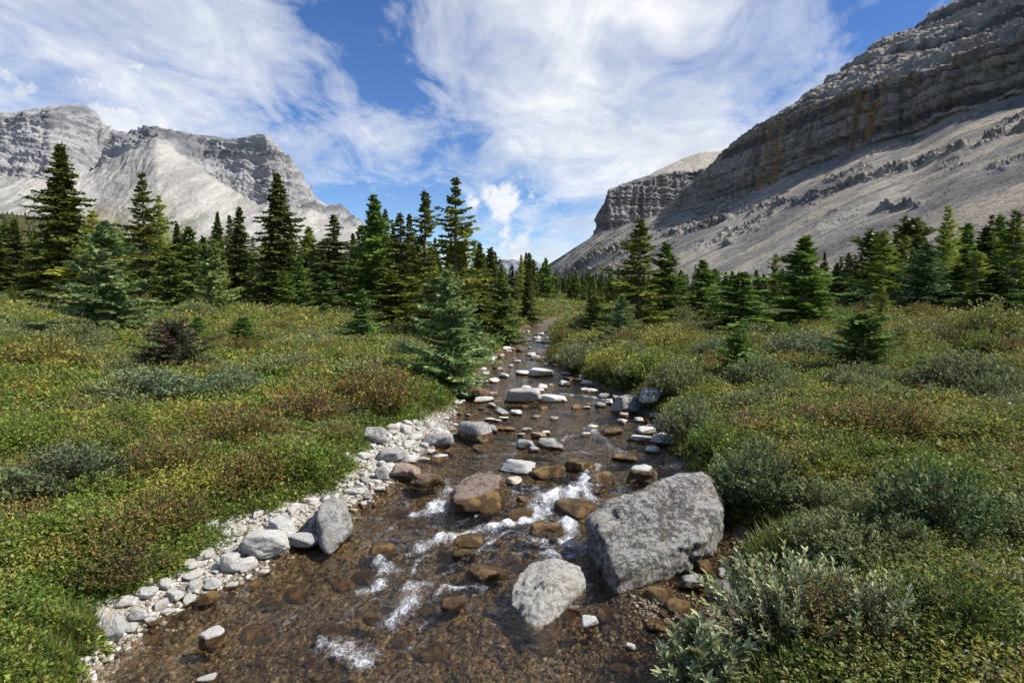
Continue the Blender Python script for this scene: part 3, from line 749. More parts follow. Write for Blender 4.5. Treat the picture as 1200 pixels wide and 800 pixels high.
#             H   R    step nb  eltop ello droop upt  z0   pow  spray width pal  gap nodes lump hang
KINDS = {
 'tall_spruce':  [dict(seed=11, H=10, Rb=1.75, step=0.310, nb=8, el_top=.35, el_low=-.05, droop=.42, upturn=.25, z0=.35, power=0.92, spray=0.560, width=0.083, pal=DARK, gap=0.15, nodes=8, hang=.40),
                  dict(seed=12, H=10, Rb=1.60, step=0.344, nb=7, el_top=.30, el_low=-.10, droop=.45, upturn=.30, z0=.5, power=0.84, spray=0.582, width=0.083, pal=DARK, gap=0.28, nodes=8, lump=.4, hang=.42),
                  dict(seed=13, H=10, Rb=1.95, step=0.284, nb=9, el_top=.25, el_low=-.05, droop=.40, upturn=.22, z0=.3, power=0.97, spray=0.560, width=0.083, pal=DARK, gap=0.12, nodes=9, hang=.38)],
 'gapped_spruce': [dict(seed=21, H=9, Rb=2.0, step=0.447, nb=7, el_top=.55, el_low=.02, droop=.30, upturn=.22, z0=.35, power=0.92, spray=0.560, width=0.083, pal=OLIVE, gap=0.28, nodes=9, lump=.4, hang=.30),
                   dict(seed=22, H=9, Rb=1.85, step=0.396, nb=7, el_top=.50, el_low=.0, droop=.32, upturn=.25, z0=.3, power=0.87, spray=0.560, width=0.083, pal=OLIVE, gap=0.22, nodes=8, lump=.35, hang=.32)],
 'blue_spruce':  [dict(seed=31, H=5, Rb=2.1, step=0.258, nb=10, el_top=.65, el_low=.08, droop=.28, upturn=.20, z0=.15, power=0.97, spray=0.448, width=0.063, pal=BLUE, gap=0.12, nodes=11, lump=.3, hang=.15),
                  dict(seed=32, H=5, Rb=1.75, step=0.241, nb=9, el_top=.6, el_low=.05, droop=.26, upturn=.22, z0=.15, power=0.92, spray=0.426, width=0.063, pal=BLUE, gap=0.15, nodes=10, lump=.35, hang=.15)],
 'green_fir':    [dict(seed=41, H=6, Rb=1.45, step=0.258, nb=9, el_top=.60, el_low=.10, droop=.28, upturn=.18, z0=.15, power=0.92, spray=0.426, width=0.068, pal=GREEN, gap=0.16, nodes=9, lump=.35, hang=.20),
                  dict(seed=42, H=6, Rb=1.25, step=0.275, nb=8, el_top=.65, el_low=.05, droop=.26, upturn=.20, z0=.15, power=0.82, spray=0.426, width=0.068, pal=GREEN, gap=0.21, nodes=8, lump=.4, hang=.22)],
 'small_fir':    [dict(seed=51, H=2, Rb=.75, step=0.129, nb=9, el_top=.8, el_low=.25, droop=.22, upturn=.15, z0=.05, power=0.72, spray=0.224, width=0.033, pal=GREEN, gap=0.10, nodes=7, lump=.3, hang=.08),
                  dict(seed=52, H=2, Rb=.62, step=0.138, nb=8, el_top=.85, el_low=.3, droop=.2, upturn=.15, z0=.05, power=0.67, spray=0.224, width=0.033, pal=DARK, gap=0.12, nodes=7, lump=.4, hang=.08)],
 'larch':        [dict(seed=61, H=8, Rb=1.45, step=0.344, nb=7, el_top=.75, el_low=.25, droop=.22, upturn=.10, z0=.5, power=0.87, spray=0.358, width=0.042, pal=LARCH, gap=0.28, nodes=10, lump=.3, hang=.45),
                  dict(seed=62, H=8, Rb=1.25, step=0.378, nb=6, el_top=.8, el_low=.3, droop=.2, upturn=.10, z0=.6, power=0.82, spray=0.358, width=0.042, pal=LARCH, gap=0.31, nodes=9, lump=.35, hang=.45)],
 'dying_fir':    [dict(seed=71, H=2, Rb=1.15, step=0.146, nb=9, el_top=.8, el_low=.30, droop=.30, upturn=.15, z0=.08, power=0.62, spray=0.269, width=0.033, pal=BROWN, gap=0.19, nodes=8, lump=.4, hang=.05)],
}
NAMES = dict(tall_spruce=('spruce_tree', 'spruce'), gapped_spruce=('spruce_tree', 'spruce'), blue_spruce=('spruce_tree', 'spruce'), green_fir=('fir_tree', 'fir'), small_fir=('fir_sapling', 'young fir'), larch=('larch_tree', 'larch'), dying_fir=('fir_sapling', 'young fir'))
PROTO = {}
for kind, specs in KINDS.items():
    for i, s in enumerate(specs):
        rn = np.random.default_rng(s['seed'] + 500)
        PROTO[kind, i] = (conifer_crown('crown', **s), trunk_mesh('trunk', s['H'], s['H'] * .016 + .015, rn), s['H'], s['Rb'])

def make_tree(kind, var, x, y, h, halfw, label, group=None, tint=(1, 1, 1), rz=None, lean=0.0):
    crown, trunk, H, Rb = PROTO[kind, var % len(KINDS[kind])]
    name, cat = NAMES[kind]
    e = link(name, None, None, (x, y, float(ground_z(x, y)) - 0.04), rng.uniform(0, 6.28) if rz is None else rz, (halfw / Rb, halfw / Rb, h / H))
    e.rotation_euler.x = lean * rng.normal(); e.rotation_euler.y = lean * rng.normal()
    tag(e, label, cat, group)
    link('trunk', trunk, e)
    cr = link('crown', crown, e); v = rng.uniform(.88, 1.12)
    cr.color = (tint[0] * v, tint[1] * v, tint[2] * v, 1)
    return e

def place_tree(kind, var, u, dist, vtop, wpx, label, group=None, tint=(1, 1, 1), vbase=None):
    """dist in metres, or None to stand where the photo's pixel (u, vbase) meets the ground."""
    if vbase is not None:
        p = surface_at(u, vbase); x, y = p[0], p[1]
    else:
        y = dist; x = float(ray(u, 345)[0]) * y
    z = float(ground_z(x, y))
    ztop = CAMZ + float(ray(u, vtop)[1]) * y
    return make_tree(kind, var, x, y, max(.3, ztop - z), wpx * .62 * y / FPX, label, group, tint)

W_ = (1.15, 1.05, .85); Y_ = (1.5, 1.3, .8); D_ = (.85, .85, .9); C_ = (.95, 1.05, 1.25)
TREES = [
 ('tall_spruce', 2, 80, 40, 166, 92, 'tallest dark spruce on the left, far overtopping its neighbours', W_, None),
 ('larch', 0, 113, 37, 246, 66, 'yellow-green larch leaning against the tallest left-hand spruce', (1.0, .95, .7), None),
 ('blue_spruce', 0, 128, None, 258, 132, 'broad blue-green spruce with skirts down to the meadow', (1, 1, 1), 397),
 ('gapped_spruce', 0, 172, 44, 203, 78, 'ragged dark spruce behind the broad blue-green spruce', (.72, .75, .85), None),
 ('green_fir', 0, 198, 36, 290, 58, 'mid-green fir tucked right of the broad blue-green spruce', D_, None),
 ('green_fir', 1, 222, 52, 300, 40, 'small shadowy fir between the ragged spruce and the olive fir', D_, None),
 ('blue_spruce', 1, 252, None, 278, 52, 'olive-topped young spruce alone in the yellow meadow', (1.0, .95, .75), 366),
 ('tall_spruce', 0, 283, 50, 241, 46, 'slim dark spruce just left of the dense cone-shaped one', D_, None),
 ('tall_spruce', 2, 328, 46, 200, 76, 'dense cone-shaped dark spruce with an even outline', (1.0, 1.0, .95), None),
 ('green_fir', 0, 333, None, 316, 32, 'bright young fir at the foot of the dense cone-shaped spruce', (1.1, 1.15, 1.0), 366),
 ('larch', 1, 366, 50, 268, 34, 'feathery light green larch right of the dense cone-shaped spruce', (.8, .9, .95), None),
 ('green_fir', 1, 352, 43, 300, 30, 'slender blue-green fir beneath the feathery larch', C_, None),
 ('tall_spruce', 1, 393, 50, 250, 58, 'dark pointed spruce against the foot of the pale mountain', D_, None),
 ('tall_spruce', 0, 415, 56, 272, 30, 'thin dark spruce squeezed behind the pointed spruce', D_, None),
 ('tall_spruce', 2, 441, 46, 251, 52, 'brownish-green spruce left of the twin-topped spruce', W_, None),
 ('green_fir', 1, 381, 42, 318, 40, 'bluish fir with open foliage before the pointed spruce', C_, None),
 ('tall_spruce', 1, 470, 40, 248, 58, 'twin-topped brownish spruce left of the creek', W_, None),
 ('tall_spruce', 0, 481, 42, 249, 40, 'second top of the brownish spruce pair left of the creek', W_, None),
 ('gapped_spruce', 1, 499, 36, 221, 62, 'tall spruce with a knobbly top behind the creek-side spruce', (.7, .75, .8), None),
 ('gapped_spruce', 0, 534, 27, 209, 98, 'tallest creek-side spruce with layered olive boughs', (.9, .95, .85), None),
 ('gapped_spruce', 1, 508, 30, 330, 70, 'squat olive spruce left of the tallest creek-side spruce', (.85, .9, .85), None),
 ('green_fir', 0, 460, 33, 318, 74, 'shaggy olive fir beneath the twin-topped spruce', (1.05, .95, .8), None),
 ('blue_spruce', 1, 527, None, 308, 104, 'front spruce with pale blue-green skirts at the creek bank', (1.0, 1.02, .95), 452),
 ('green_fir', 1, 425, None, 338, 40, 'small bluish fir standing out from the left treeline', C_, 398),
 ('tall_spruce', 2, 562, 31, 282, 48, 'spruce shoulder right of the tallest creek-side spruce', (1.1, 1.1, .9), None),
 ('tall_spruce', 0, 576, 44, 293, 34, 'narrow dark spruce right of the creek-side group', D_, None),
 ('green_fir', 0, 588, None, 318, 52, 'bushy fir with its skirts over the left creek edge', (.85, .9, .9), 404),
 ('tall_spruce', 1, 600, 62, 310, 30, 'dark spruce near the vanishing creek', D_, None),
 ('tall_spruce', 2, 618, 60, 319, 30, 'small dark spruce where the creek vanishes', D_, 378),
 ('blue_spruce', 1, 556, None, 372, 46, 'low blue-green spruce hugging the left creek edge', (.9, 1, 1), 424),
 # right of the creek
 ('gapped_spruce', 1, 748, None, 254, 86, 'tall open-branched spruce right of the creek', (.85, .95, .85), 388),
 ('green_fir', 0, 780, 33, 283, 62, 'pointed fir just right of the tall open-branched spruce', (.85, .9, .85), None),
 ('blue_spruce', 1, 729, None, 344, 46, 'small blue-green spruce in front of the tall open-branched spruce', (.9, .95, .95), 407),
 ('green_fir', 1, 696, None, 345, 44, 'small dark fir left of the tall open-branched spruce', D_, 395),
 ('green_fir', 0, 823, 34, 304, 62, 'rounded green fir between pointed fir and bushy fir', (.95, 1, .95), None),
 ('green_fir', 1, 868, None, 318, 92, 'bushy multi-topped fir casting a shadow on the low bushes', (.85, .95, .9), 398),
 ('green_fir', 0, 940, None, 275, 100, 'broad bright green fir before the grey talus', (1.1, 1.2, 1.05), 388),
 ('tall_spruce', 0, 907, 60, 313, 22, 'dark spire left of the broad bright green fir', D_, None),
 ('tall_spruce', 1, 886, 66, 322, 22, 'stubby dark spire between the two broad firs', D_, None),
 ('tall_spruce', 2, 850, 64, 318, 24, 'dark spire behind the bushy multi-topped fir', D_, None),
 ('tall_spruce', 0, 965, 52, 294, 18, 'very thin dark spire right of the broad bright green fir', D_, None),
 ('tall_spruce', 1, 993, 50, 295, 28, 'reddish-dark spruce spire near the larches', (1.2, .95, .8), None),
 ('tall_spruce', 2, 980, 50, 306, 24, 'short dark spire beside the reddish-dark spruce', D_, None),
 ('larch', 0, 1034, 40, 269, 66, 'feathery green larch rising over the firs', (.7, .85, .85), None),
 ('green_fir', 1, 1046, 42, 288, 34, 'dark fir touching the feathery green larch', D_, None),
 ('blue_spruce', 0, 1000, 37, 335, 64, 'dark bushy spruce below the reddish spire', (.6, .72, .7), None),
 ('larch', 1, 1032, None, 332, 34, 'pale young larch at the edge of the bushes', (.85, .95, .9), 375),
 ('blue_spruce', 1, 1084, 36, 283, 70, 'dense blue-black spruce among the larches on the right', (.55, .68, .68), None),
 ('larch', 0, 1103, 38, 260, 56, 'tall thin-crowned larch behind the blue-black spruce', (.75, .9, .85), None),
 ('green_fir', 1, 1068, 44, 292, 30, 'slim fir left of the blue-black spruce', D_, None),
 ('larch', 1, 1143, 33, 292, 60, 'spindly pale larch with bare upright stems', (.85, .95, .8), None),
 ('green_fir', 0, 1122, 36, 310, 66, 'low dark fir right of the blue-black spruce', (.7, .8, .8), None),
 ('tall_spruce', 2, 1152, 38, 264, 70, 'shadowed spruce behind the spindly pale larch', (.8, .95, 1), None),
 ('larch', 0, 1186, 35, 246, 84, 'tall dark larch at the right border', (.50, .62, .55), None),
 ('green_fir', 0, 1165, 31, 318, 96, 'wide dark fir before the tall dark larch', (.62, .72, .68), None),
 ('tall_spruce', 0, 1212, 36, 250, 70, 'dark spruce cut by the right border', (.85, .95, .95), None),
 ('small_fir', 0, 865, None, 384, 52, 'young fir standing alone in the right meadow', (.85, .95, .95), 449),
 ('small_fir', 1, 1009, None, 366, 74, 'dark young fir with a broad skirt in the right meadow', (1.0, 1.2, 1.1), 437),
 # young trees of the left meadow
 ('small_fir', 0, 286, None, 370, 46, 'round young fir in the yellow part of the left meadow', (.9, 1, 1), 411),
 ('small_fir', 1, 379, None, 357, 18, 'tiny dark fir beyond the round young fir', (1.2, 1.3, 1.2), 373),
 ('dying_fir', 0, 208, None, 376, 86, 'half-dead brown young fir with bare grey twigs', (1, 1, 1), 436),
 ('small_fir', 0, 233, None, 370, 30, 'green shoot of young fir behind the half-dead brown fir', (.9, 1, .95), 415),
 ('tall_spruce', 0, 22, 46, 256, 42, 'dark spruce near the left border', D_, None),
 ('tall_spruce', 1, 0, 44, 268, 50, 'dark spruce cut by the left border', D_, None),
 ('green_fir', 0, 45, 40, 292, 46, 'shaded fir left of the tallest spruce', D_, None),
 ('gapped_spruce', 1, 95, 36, 300, 70, 'lower dark spruce at the foot of the tallest left-hand spruce', (.7, .75, .75), None),
]
for kind, var, u, dist, vt, w, lab, tint, vb in TREES:
    place_tree(kind, var, u, dist, vt, w, lab, None, tint, vb)
# bare grey twigs of the half-dead young fir belong to it
half = [o for o in COL.objects if o.get('label', '').startswith('half-dead')][0]
V, F = [], []
rnd = np.random.default_rng(5)
for i in range(16):
    a = rnd.uniform(0, 6.28); p0 = np.array([0, 0, rnd.uniform(.3, 1.2)]); p1 = p0 + np.array([math.cos(a) * .75, math.sin(a) * .75, rnd.uniform(.4, 1.0)]) * rnd.uniform(.5, 1.1)
    pm = (p0 + p1) / 2 + rnd.normal(0, .06, 3)
    for a0, b0, r0, r1 in ((p0, pm, .022, .014), (pm, p1, .014, .004)):
        b = len(V)
        for q, r in ((a0, r0), (b0, r1)):
            for j in range(4): V.append(q + r * np.array([math.cos(j * 1.57), math.sin(j * 1.57), 0]))
        F += [(b + j, b + (j + 1) % 4, b + 4 + (j + 1) % 4, b + 4 + j) for j in range(4)]
link('bare_twigs', mesh_data('bare_twigs', V, F, [M['dead']]), half)

# the closed ranks behind: more trees of the same kinds, further off
n_back = 0
rnd = np.random.default_rng(77)
used = []
while n_back < 350:
    u = rnd.uniform(-60, 1270); y = rnd.uniform(42, 150)
    if n_back >= 300: u = rnd.choice([rnd.uniform(-420, -60), rnd.uniform(1270, 1620)])
    elif n_back >= 225: u, y = rnd.uniform(612, 770), rnd.uniform(78, 150)
    if 590 < u < 655 and y < 75: continue
    x = (u - 600) / FPX * y
    gl, wl, wr, ge = edges(np.array(y))
    if gl - 1.5 < x < ge + 1.5: continue
    if any((x - a) ** 2 + (y - b) ** 2 < 4.0 for a, b in used): continue
    left = u < 620
    h = rnd.uniform(4.5, 8.5) if left else rnd.uniform(3.2, 6.2)
    if 640 < u < 900: h = rnd.uniform(2.4, 4.4)
    elif 900 <= u < 1060: h = rnd.uniform(2.8, 5.0)
    kind = rnd.choice(['tall_spruce', 'tall_spruce', 'green_fir', 'green_fir', 'larch', 'gapped_spruce'], p=[.25, .2, .25, .15, .05, .10])
    used.append((x, y)); n_back += 1
    t = rnd.uniform(.75, 1.1)
    make_tree(kind, int(rnd.integers(3)), x, y, h, h * (rnd.uniform(.20, .28) if kind != 'green_fir' else rnd.uniform(.26, .36)),
              {'tall_spruce': 'dark narrow spruce deep in the closed treeline across the valley', 'gapped_spruce': 'olive spruce deep in the closed treeline across the valley', 'green_fir': 'green fir deep in the closed treeline across the valley', 'larch': 'light green larch deep in the closed treeline across the valley'}[kind],
              'trees in the treeline behind the meadow', (t, t * rnd.uniform(.95, 1.1), t))

# the belt of bushy young firs and larches along the far side of the meadow
n_belt = 0; tries = 0
while n_belt < 95 and tries < 6000:
    tries += 1
    left = rnd.random() < .42
    u = rnd.uniform(-30, 590) if left else rnd.uniform(650, 1235)
    y = rnd.uniform(44, 70) if left else rnd.uniform(38, 66)
    x = (u - 600) / FPX * y
    gl, wl, wr, ge = edges(np.array(y))
    if gl - 1.5 < x < ge + 2 or any((x - a) ** 2 + (y - b) ** 2 < 2.2 for a, b in used): continue
    used.append((x, y)); n_belt += 1
    h = rnd.uniform(2.4, 5.2) * (1.15 if left else 1.0 + .35 * (u > 980)) * (.68 if 640 < u < 1010 else 1)
    kind = rnd.choice(['green_fir', 'blue_spruce', 'larch', 'small_fir', 'gapped_spruce'], p=[.45, .12, .18, .10, .15])
    t = rnd.uniform(.75, 1.15)
    make_tree(kind, int(rnd.integers(3)), x, y, h, h * {'green_fir': rnd.uniform(.28, .40), 'blue_spruce': rnd.uniform(.3, .4), 'larch': rnd.uniform(.2, .27), 'small_fir': .4, 'gapped_spruce': rnd.uniform(.24, .32)}[kind],
              {'gapped_spruce': 'bushy olive spruce in the belt at the far edge of the meadow', 'green_fir': 'bushy green fir in the belt at the far edge of the meadow', 'larch': 'young larch in the belt at the far edge of the meadow', 'blue_spruce': 'bushy bluish spruce in the belt at the far edge of the meadow', 'small_fir': 'round young fir in the belt at the far edge of the meadow'}[kind],
              'belt of young trees at the far edge of the meadow', (t, t * rnd.uniform(.95, 1.08), t), lean=.03)

# far-off wood on the valley floor and the hillside: one mass
def far_wood(name, label, pts, hs, seed):
    rnd = np.random.default_rng(seed)
    n = len(pts); tiers, seg = 7, 7
    Vs, Fs, Cs, off = [], [], [], 0
    tone = np.where(rnd.random(n)[:, None] < .3, [[.075, .095, .036]], [[.044, .066, .032]]) * rnd.uniform(.75, 1.25, (n, 1))
    for k in range(tiers):
        t0 = k / tiers; zb = hs * (t0 * .95 + .03); zt = np.minimum(hs * (t0 + 2.1 / tiers), hs)
        r = hs * .19 * (1 - t0) ** .8
        for j in range(seg):
            a = 2 * math.pi * (j + rnd.uniform(-.3, .3, n)) / seg + k
            rr = r * rnd.uniform(.55, 1.35, n); da = .62
            A0 = pts + np.stack([np.cos(a - da) * rr * .75, np.sin(a - da) * rr * .75, zb + rnd.uniform(0, .05, n) * hs], -1)
            A1 = pts + np.stack([np.cos(a) * rr, np.sin(a) * rr, zb - .03 * hs], -1)
            A2 = pts + np.stack([np.cos(a + da) * rr * .75, np.sin(a + da) * rr * .75, zb + rnd.uniform(0, .05, n) * hs], -1)
            T = pts + np.stack([0 * a, 0 * a, zt], -1)
            Vs.append(np.stack([A0, A1, A2, T], 1).reshape(-1, 3)); Cs.append(np.repeat(tone * rnd.uniform(.8, 1.2, (n, 1)), 4, 0))
    V = np.concatenate(Vs); C = np.concatenate(Cs); F = np.arange(len(V)).reshape(-1, 4)
    o = link(name, mesh_data(name, V, F, [M['needle']], {'tint': C}))
    return tag(o, label, 'forest', None, 'stuff')

n = 5200
y = rnd.uniform(135, 620, n); u = rnd.uniform(-80, 1290, n); x = (u - 600) / FPX * y
keep = (np.abs(x - 60) < 95 + y * .9) & (x < 95 + .0 * y) & (y > 150)
x, y = x[keep], y[keep]
far_wood('distant_forest', 'distant conifer forest filling the valley floor', np.stack([x, y, ground_z(x, y) - .2], -1), rnd.uniform(4.0, 7.0, len(x)), 1)
# hillside wood
NH = 3800; k_ = rnd.integers(0, Hg.shape[0] - 8, NH); j_ = rnd.integers(0, Hg.shape[1] - 1, NH)
pts = Hg[k_, j_] + np.stack([rnd.normal(0, 2.5, NH), rnd.normal(0, 5, NH), np.full(NH, -.3)], -1)
nn = n2(pts[:, 0], pts[:, 1], 70, 95, 3); pts = pts[nn > -.22]
far_wood('hillside_forest', 'dark conifer forest on the far left hillside', pts, rnd.uniform(5, 9.5, len(pts)), 2)

# ------------------------------------------------------------------ rocks
def soft_poly(dirs, normals, dists, p):
    d = np.maximum(dirs @ normals.T, 0) / dists[None]
    return (d ** p).sum(1) ** (-1.0 / p)

def rock_verts(seed, level, dims, p=26, nplanes=10, rough=.05, flat=False):
    """A broken stone: rounded convex block of random facets, chipped by noise."""
    rnd = np.random.default_rng(seed)
    D, F = ico(level)
    n = rnd.normal(size=(nplanes, 3)); n /= np.linalg.norm(n, axis=1)[:, None]
    n = np.concatenate([n, [[0, 0, 1], [0, 0, -1], [.3, 0, .95], [-.97, .1, .2], [.97, -.1, .2]]]); n /= np.linalg.norm(n, axis=1)[:, None]
    d = rnd.uniform(.72, 1.05, len(n)); d[nplanes:] = rnd.uniform(.7, .95, 5)
    V = D * soft_poly(D, n, d, p)[:, None]
    V *= 1 + rough * 1.6 * fbm(V * 1.7 + seed * 3.7, 3)[:, None] + rough * 1.3 * fbm(V * 4 + seed, 4, .6)[:, None]
    V[:, 2] += rough * .35 * perlin(np.stack([V[:, 0] * .8, V[:, 1] * .8, V[:, 2] * 9 + seed], -1))
    ext = (V.max(0) - V.min(0)); V -= (V.max(0) + V.min(0)) / 2
    return V / ext * np.array(dims), F

def finish_rock(name, V, F, mat, loc, wetline, label, group=None, tint=(1, 1, 1), cat=None):
    zW = W(loc[1] + V[:, 1])
    wet = 1 - sstep(-.01, .05, (V[:, 2] + loc[2]) - zW - wetline)
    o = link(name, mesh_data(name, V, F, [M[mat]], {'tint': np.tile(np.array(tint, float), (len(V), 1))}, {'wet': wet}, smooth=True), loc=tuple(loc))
    return tag(o, label, cat or name, group)

ROCKS_XY = []
def rock(u, v, w, label, h=.55, d=.75, mat='mid_rock', wet=.03, rz=None, sink=.30, name='rock', group=None, tint=(1, 1, 1), seed=None, p=30, level=4, rough=.085, tilt=0.0):
    seed = seed if seed is not None else int(u * 13 + v * 7)
    rnd = np.random.default_rng(seed)
    c = surface_at(u, v)
    gl, wl, wr, ge = edges(c[1])
    sw = w * c[1] / FPX
    if u > 500 and h > .5: h = .5 + (h - .5) * .35
    if u > 500: h *= .88
    hz = h * sw
    # stand on the real bed, poke out by (1 - sink) of the height above the surface that the photo shows
    V, F = rock_verts(seed, level, (sw, sw * d, hz), p, rough=rough)
    a = rnd.uniform(-.5, .5) if rz is None else rz
    Rm = np.array(Matrix.Rotation(a, 3, 'Z') @ Matrix.Rotation(tilt, 3, 'Y') @ Matrix.Rotation(rnd.uniform(-.12, .12), 3, 'X'))
    V = V @ Rm.T
    zc = c[2] + hz * (.5 - sink)
    y = c[1] - zc_off(zc - c[2], v)
    x = float(ray(u, v)[0]) * y
    ROCKS_XY.append((x, y, sw * .5))
    return finish_rock(name, V, F, mat, (x, y, zc), wet, label, group, tint)

def zc_off(dz, v):
    sz = float(ray(600, v)[1])
    return dz / abs(sz) if sz < -.05 else 0.0     # slide along the sight line so that the stone's middle, not its foot, meets the pixel

# the big slab boulder, the white slab and the upright rock: blocks with measured corners
def hull_rock(name, pts, mat, label, level, rough, p, wet, seed, cracks=0.0, tint=(1, 1, 1), fract=.012):
    P = np.array(pts, float); c = P.mean(0)
    bm = bmesh.new()
    for q in P: bm.verts.new(q - c)
    bmesh.ops.convex_hull(bm, input=bm.verts[:]); bm.normal_update()
    n = np.array([f.normal[:] for f in bm.faces if f.calc_area() > 1e-5]); q = np.array([f.verts[0].co[:] for f in bm.faces if f.calc_area() > 1e-5]); bm.free()
    dist = (n * q).sum(1); s = np.sign(dist); n *= s[:, None]; dist = np.abs(dist)
    D, F = ico(level)
    V = D * soft_poly(D, n, dist, p)[:, None]
    size = np.linalg.norm(V.max(0) - V.min(0))
    nrm = V / np.linalg.norm(V, axis=1)[:, None]
    q = V / size
    V = V + nrm * (size * (rough * fbm(q * 5 + seed, 4, .55) + rough * .8 * fbm(q * 14 + seed, 5, .65) - fract * np.exp(-(perlin(np.stack([q[:, 0] * 1.1 + .35 * q[:, 1], q[:, 1] * 4.2 - 1.6 * q[:, 0], q[:, 2] * 2.0], -1) + seed * .7) / .035) ** 2) - cracks * sstep(.90, .985, 1 - np.abs(perlin(q * np.array([3.0, 7.0, 9.0]) + seed * 1.3)) * 1.0)))[:, None]
    ROCKS_XY.append((c[0], c[1], size * .33))
    return finish_rock(name, V, F, mat, c, wet, label, tint=tint, cat='boulder' if name == 'boulder' else 'rock')

def onz(u, v, z):
    """Point on the sight line of a pixel at height z above the water near by."""
    sx, sz = ray(u, v)
    h = CAMZ + float(sz) * _ys - (W(_ys) + z); k = int(np.argmax(h < 0)); y = _ys[k]
    return np.array([float(sx) * y, y, CAMZ + float(sz) * y])

top_ = [onz(690, 603, .46), onz(702, 588, .54), onz(775, 560, .64), onz(822, 549, .66), onz(838, 562, .62), onz(847, 606, .46), onz(838, 624, .38), onz(722, 672, .22), onz(704, 640, .34)]
low_ = [onz(842, 642, .16), onz(720, 689, .06), onz(684, 612, .34), onz(724, 664, .0) + (.05, 0, 0), onz(728, 688, -.08), onz(780, 585, -.1), onz(850, 585, -.05)]
low_ += [q - (0, 0, .35) for q in low_[1:]] + [onz(842, 640, -.2) + (0, .1, 0)]
hull_rock('boulder', top_ + low_, 'grey_rock', 'huge flat-topped grey boulder blotched with lichen on the right bank', 6, .034, 40, -.02, 3, .006)
s_ = [onz(620, 660, .12), onz(650, 652, .20), onz(680, 660, .16), onz(688, 678, .10), onz(664, 708, .05), onz(634, 742, -.03), onz(624, 742, -.03), onz(600, 708, .0), onz(602, 684, .06), onz(642, 680, .19), onz(632, 712, .09)]
hull_rock('rock', s_ + [q * (1, 1, 0) + (0, 0.03, -.22) for q in s_], 'mid_rock', 'pale tapering slab in the shallows in front of the huge boulder', 6, .030, 80, -.035, 5, .003, (1.22, 1.2, 1.14))
s_ = [onz(374, 588, .48), onz(392, 582, .46), onz(403, 590, .40), onz(413, 618, .20), onz(410, 630, .06), onz(385, 654, .0), onz(378, 648, .04), onz(370, 606, .34)]
hull_rock('rock', s_ + [onz(372, 640, -.1), onz(384, 655, -.2), onz(415, 625, -.2), onz(400, 590, -.1) + (0, .25, 0), onz(372, 600, -.1) + (0, .2, 0)], 'mid_rock', 'upright grey wedge of rock at the edge of the white gravel bar', 5, .025, 18, .0, 8, .004)

